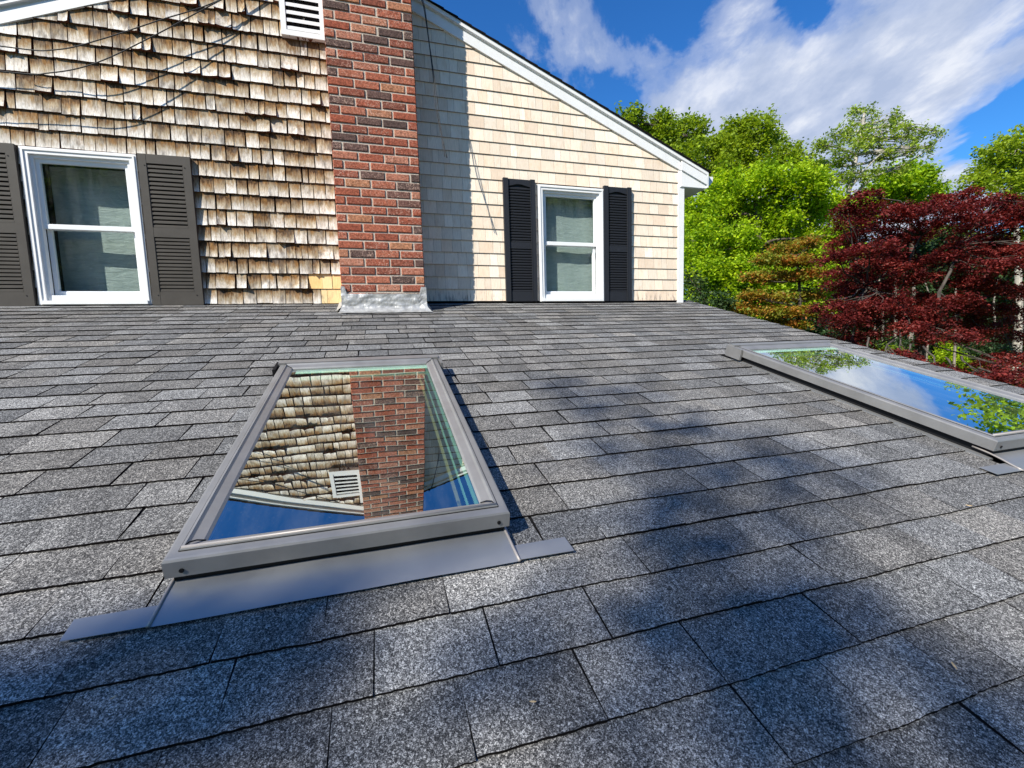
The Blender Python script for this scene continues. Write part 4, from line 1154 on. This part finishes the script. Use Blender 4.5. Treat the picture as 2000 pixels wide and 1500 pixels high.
# red Japanese maple: layered flat pads on crooked limbs
def red_maple():
    rs = np.random.default_rng(77); rnd = random.Random(77); d = 11.5
    base = gnd(at(1800, 700, d))
    root = thing('red_maple', 'large dark red Japanese maple with layered branches behind the roof edge', 'tree', base)
    off = Vector(base)
    tb = MB()
    fork = at(1800, 640, d); st_ = [base, base.lerp(fork, .5) + Vector((.15, .1, 0)), fork]
    tb.tube(smooth_path(st_, 4), [.17 - .008 * i for i in range(9)], 8)
    mains = [(1690, 560, 0), (1740, 500, .8), (1800, 460, 0), (1870, 480, -.6), (1940, 520, .4), (1990, 570, .2)]
    tips = []
    for u, v, dz in mains:
        m_ = at(u, v, d + dz); tips.append(limb(tb, fork + Vector((rnd.uniform(-.1, .1), rnd.uniform(-.1, .1), rnd.uniform(-.5, .1))), m_, .055, .022, rnd, .16, 6, 6))
    pads = [  # u, v, half width px, thickness px
        (1700, 398, 34), (1690, 375, 24), (1735, 405, 40), (1770, 425, 44), (1850, 385, 34), (1820, 400, 44), (1880, 372, 26), (1905, 395, 46), (1950, 385, 34), (1985, 405, 46), (1860, 420, 50),
        (1930, 425, 50), (2030, 400, 50), (1665, 425, 40), (1655, 400, 22), (1710, 442, 46), (1760, 455, 40), (1660, 462, 38), (1700, 478, 44), (1640, 490, 34), (1990, 440, 44),
        (1905, 462, 46), (1955, 475, 44), (1870, 480, 34), (2000, 480, 40), (1735, 490, 36), (1790, 455, 30), (1690, 510, 44), (1740, 520, 44), (1655, 530, 36), (1780, 505, 34), (1830, 500, 30),
        (1920, 505, 44), (1975, 515, 46), (1640, 555, 32), (1690, 555, 42), (1760, 540, 40), (1830, 530, 34), (1620, 590, 26), (1665, 590, 38), (1720, 575, 40), (1900, 545, 44), (1960, 555, 44), (2010, 560, 44),
        (1640, 620, 30), (1680, 625, 34), (1755, 595, 42), (1800, 580, 40), (1850, 590, 44), (1900, 590, 44), (1820, 620, 44), (1770, 635, 30), (1870, 625, 44), (1950, 600, 40), (2000, 620, 40),
        (1740, 615, 36), (1645, 652, 30), (1690, 650, 32), (1850, 650, 36), (1920, 640, 30), (1980, 650, 34), (1990, 690, 34), (1950, 700, 30),
        (1700, 706, 30, -2), (1740, 700, 34, -2), (1790, 712, 36, -2.2), (1830, 722, 36, -2.2), (1880, 735, 36, -2.4), (1930, 730, 34, -2.2), (1980, 722, 34, -2), (1760, 690, 28, -1.6), (1660, 668, 26, -.5), (1975, 750, 34, -2.5)]
    for _ in range(8):      # fill between the listed layers
        u = rnd.uniform(1640, 2060); pads.append((u, rnd.uniform(400 + abs(u - 1850) * .12, 690), rnd.uniform(20, 34)))
    Cs, Sg = [], []
    for p in pads:
        u, v, r = p[:3]; dd = d + (p[3] if len(p) > 3 else rnd.uniform(-1.2, 1.2)); r *= 1.15
        c = np.array(at(u, v, dd)); R_ = r * d / FPX
        # a pad: flat disc, a little domed, made of finger-like sprays
        n = int(22 * (R_ / .5) ** 2) + 7
        ang = rs.uniform(0, 2 * np.pi, n); rr = np.sqrt(rs.uniform(0, 1, n)) * R_
        P = np.stack([c[0] + rr * np.cos(ang), c[1] + rr * np.sin(ang), c[2] - .28 * rr ** 2 / R_ + rs.normal(0, .06, n)], 1)
        tilt = rs.normal(0, .12, 2); P[:, 2] += (P[:, 0] - c[0]) * tilt[0] + (P[:, 1] - c[1]) * tilt[1]
        Cs.append(P); Sg.append(np.full(n, .085))
        L = min(tips, key=lambda L: (L[-1] - Vector(c)).length); 
        src = min(L, key=lambda q: (q - Vector(c)).length)
        if (src - Vector(c)).length > 2.2: src = Vector(c) + (src - Vector(c)).normalized() * .9
        l2 = limb(tb, src, Vector(c) - Vector((0, 0, .05)), .024, .008, rnd, .16, 5, 5)
        for k in range(5):
            q = P[rs.integers(0, n)]; limb(tb, l2[rs.integers(2, len(l2))], Vector(q), .010, .003, rnd, .12, 3, 4)
    C = np.concatenate(Cs); S = np.concatenate(Sg)
    co, N, A = leaf_cloud(C, 52, S, .056, .42, .5, rs, (.5, .28), droop=.25)
    o = tb.build('trunk', BK['maple'], None, smooth=True); o.parent = root; o.location = -off
    l = quads_mesh('crown', co, N, A, LM['red'], None); l.parent = root; l.location = -off
red_maple()

# woods behind: pale and dark trunks, leafy trees and shrubs
rb = random.Random(9)
GROUP_B = 'woodland trees behind the maple'
bt = [(1650, 38, 'oak', 520, 58), (1730, 36, 'dark', 500, 60), (1820, 42, 'oak', 470, 60), (1900, 36, 'dark', 500, 62), (1985, 40, 'oak', 480, 60), (2080, 36, 'oak', 440, 70), (1560, 34, 'dark', 500, 60), (1440, 36, 'dark', 430, 60), (1350, 34, 'oak', 420, 56)]
desc = {'oak': 'mid green woodland tree', 'dark': 'deep green woodland tree'}
where = ['left of the maple trunk', 'behind the left half of the red maple', 'straight behind the maple crown', 'behind the right half of the red maple', 'behind the right picture edge', 'outside the right edge, tall', 'behind the bronze maple', 'behind the lime oak', 'behind the gable corner']
for i, (u, d, km, vt, r) in enumerate(bt):
    bl = []
    for q in range(9):
        bl.append((u + rb.uniform(-55, 55), vt + q * 14 + rb.uniform(-20, 20), r * rb.uniform(.5, .75)))
    px_tree('woodland_tree', desc[km] + ' ' + where[i], 'tree', d, u, [(u + 4, 640), (u - 3, 580), (u, vt)], bl, LM[km], BK['brown'], 200 + i, n_cl=30, n_leaf=34, sig=.42, size=.30, tr=.2, group=GROUP_B, tone=(.5, .3), jitter=2, twigs=1)
# bare pale trunks seen through the maple
for i, (u, d, w_) in enumerate([(1722, 24, .07), (1752, 25, .11), (1779, 24, .12), (1706, 26, .05), (1812, 26, .06), (1868, 24, .07), (1943, 25, .06)]):
    b0 = gnd(at(u, 660, d)); mb = MB()
    pts = smooth_path([b0, at(u + rb.uniform(-3, 3), 640, d), at(u + rb.uniform(-6, 6), 590, d), at(u + rb.uniform(-9, 9), 545, d)], 3)
    mb.tube([p - b0 for p in pts], [w_ * (1 - .5 * k / (len(pts) - 1)) for k in range(len(pts))], 8)
    root = thing('bare_trunk', ['slim', 'stout', 'stoutest', 'thin leaning', 'middle', 'shaded', 'rightmost'][i] + ' pale tree trunk seen through gaps low in the red maple', 'tree trunk', b0, 'pale trunks in the woods')
    o = mb.build('trunk', BK['pale'], None, smooth=True); o.parent = root
# low shrubs on the ground behind the roof edge
sh = [(1870, 690, 30, 'lime', 26, 26, 'bright yellow-green shrub lit by sun under the maple'), (1900, 700, 24, 'lime', 27, 22, 'small bright green shrub right of the lit one'),
      (1700, 680, 30, 'dark', 20, 22, 'dark low shrub under the left side of the red maple'), (1760, 672, 30, 'dark', 24, 24, 'dark low shrub behind the far skylight'),
      (1640, 650, 24, 'dark', 19, 22, 'dark low shrub where bronze and red maples meet'), (1730, 690, 18, 'oak', 18, 12, 'small green sprout under the red maple'),
      (1960, 770, 30, 'lime', 13, 12, 'yellow-green leafy shrub hugging the roof edge at far right'), (1830, 745, 26, 'dark', 15, 14, 'dark shrub below the low red branches'),
      (1930, 690, 34, 'dark', 22, 26, 'dark shrub mass at the right under the maple'), (1990, 790, 30, 'oak', 12, 10, 'green shrub at the right picture edge by the roof')]
for i, (u, v, r, km, d, _, lab) in enumerate(sh):
    bl = [(u + rb.uniform(-1, 1) * r, v + rb.uniform(-.3, .5) * r, r * rb.uniform(.5, .8), .8) for _ in range(6)]
    px_tree('shrub', lab, 'shrub', d, u, [(u, v + 14), (u, v)], bl, LM[km], BK['brown'], 300 + i, n_cl=60, n_leaf=30, sig=.16, size=.12, tr=.05, group='shrubs on the ground behind the roof', tone=(.6, .25), jitter=.5, twigs=1)

# tangled understorey in front of the far woods, nothing in it countable
def undergrowth():
    rs = np.random.default_rng(50); C = []
    for i in range(1500):
        u = rs.uniform(1330, 2120); d = rs.uniform(27, 40)
        p = gnd(at(u, 660, d)); h = rs.uniform(0, 1) ** 1.1 * 7.5
        C.append((p.x, p.y, p.z + .2 + h))
    co, N, A = leaf_cloud(np.array(C), 60, .55, .26, .9, .2, rs, (.5, .3))
    o = quads_mesh('undergrowth', co, N, A, LM['dark'], None); o['kind'] = 'stuff'
undergrowth()
# woods on the viewer's side of the house: they darken what the windows mirror
for i, (x, y, h) in enumerate([(-34, -34, 15), (-22, -40, 18), (-11, -36, 17), (0, -38, 19), (11, -34, 18), (21, -37, 19), (31, -32, 18)]):
    rnd_ = random.Random(400 + i); base = Vector((x, y, -4.2))
    bl = [(Vector((x + rnd_.uniform(-4, 4), y + rnd_.uniform(-2, 2), -4.2 + h * rnd_.uniform(.25, .95))), (3.6, 2.6, 2.6)) for _ in range(14)]
    make_tree('woodland_tree', 'broad woodland tree behind the photographer, number %s from the sun side' % ['first', 'second', 'third', 'fourth', 'fifth', 'sixth', 'last'][i], 'tree', base,
              [base, base + Vector((0, 0, h * .5)), base + Vector((0.3, 0, h))], bl, LM['oak'], BK['brown'], n_cl=9, n_leaf=26, sig=.8, size=.6, seed=400 + i, tr=.3, group='woods behind the viewer', twigs=1)

# ------------------------------------------------------------ trees on the sun side, whose dappled shade lies on the lower roof
def shade_tree():
    rs = np.random.default_rng(5); rnd = random.Random(5)
    # each spray hangs on the line from its patch of shade towards the sun
    patches = [(1110, 755, .08), (1200, 772, .13), (1160, 800, .10), (1290, 845, .08), (1380, 850, .08), (1440, 905, .13), (1500, 880, .08), (1560, 930, .13), (1620, 960, .11), (1380, 960, .12), (1290, 930, .08), (1180, 900, .06),
               (1420, 1040, .13), (1350, 1010, .09), (1500, 1050, .08), (1330, 1120, .12), (1420, 1150, .11), (1260, 1190, .08), (1500, 1230, .09), (1380, 1290, .13), (1480, 1330, .13), (1580, 1290, .08), (1620, 1340, .11), (1300, 1380, .09),
               (1430, 1440, .11), (1560, 1440, .11), (1850, 1440, .13), (1960, 1480, .13), (1990, 1350, .06),
               (60, 1430, .18), (180, 1400, .13), (110, 1490, .18), (260, 1340, .08), (330, 1280, .07), (450, 1260, .08), (560, 1250, .08), (480, 1340, .07), (380, 1400, .07), (650, 1225, .05), (20, 1340, .08), (960, 1330, .04)]
    base = Vector((-14, -13, -4.2))
    root = thing('shade_tree', 'tall leafy tree beside the camera whose dappled shade falls on the roof', 'tree', base)
    tb = MB(); top = Vector((-11.5, -11, 9.5))
    trunk = smooth_path([base, base + Vector((.3, .2, 5)), Vector((-13, -12.3, 6)), top], 5)
    tb.tube(trunk, [.35 - .016 * i for i in range(len(trunk))], 10)
    C, S = [], []
    for (u, v, r) in patches:
        p = roofhit(u, v); dist = 14.5 + rnd.uniform(-1.5, 1.5)
        q = p + TOSUN * dist
        n = int(4 + r * 52)
        for k in range(n):
            d3 = rs.normal(size=3); d3 /= np.linalg.norm(d3)
            C.append(np.array(q) + d3 * (r * 1.7 + .03) * rs.uniform(.05, 1) ** .5); S.append(.07)
        limb(tb, trunk[rs.integers(8, len(trunk))], q, .035, .006, rnd, .05, 5, 5) if rnd.random() < .35 else None
    co, N, A = leaf_cloud(np.array(C), 5, np.array(S), .080, 1.0, .2, rs)
    o = tb.build('trunk', BK['grey'], None, smooth=True); o.parent = root; o.location = -base
    l = quads_mesh('crown', co, N, A, LM['oak'], None); l.parent = root; l.location = -base
shade_tree()
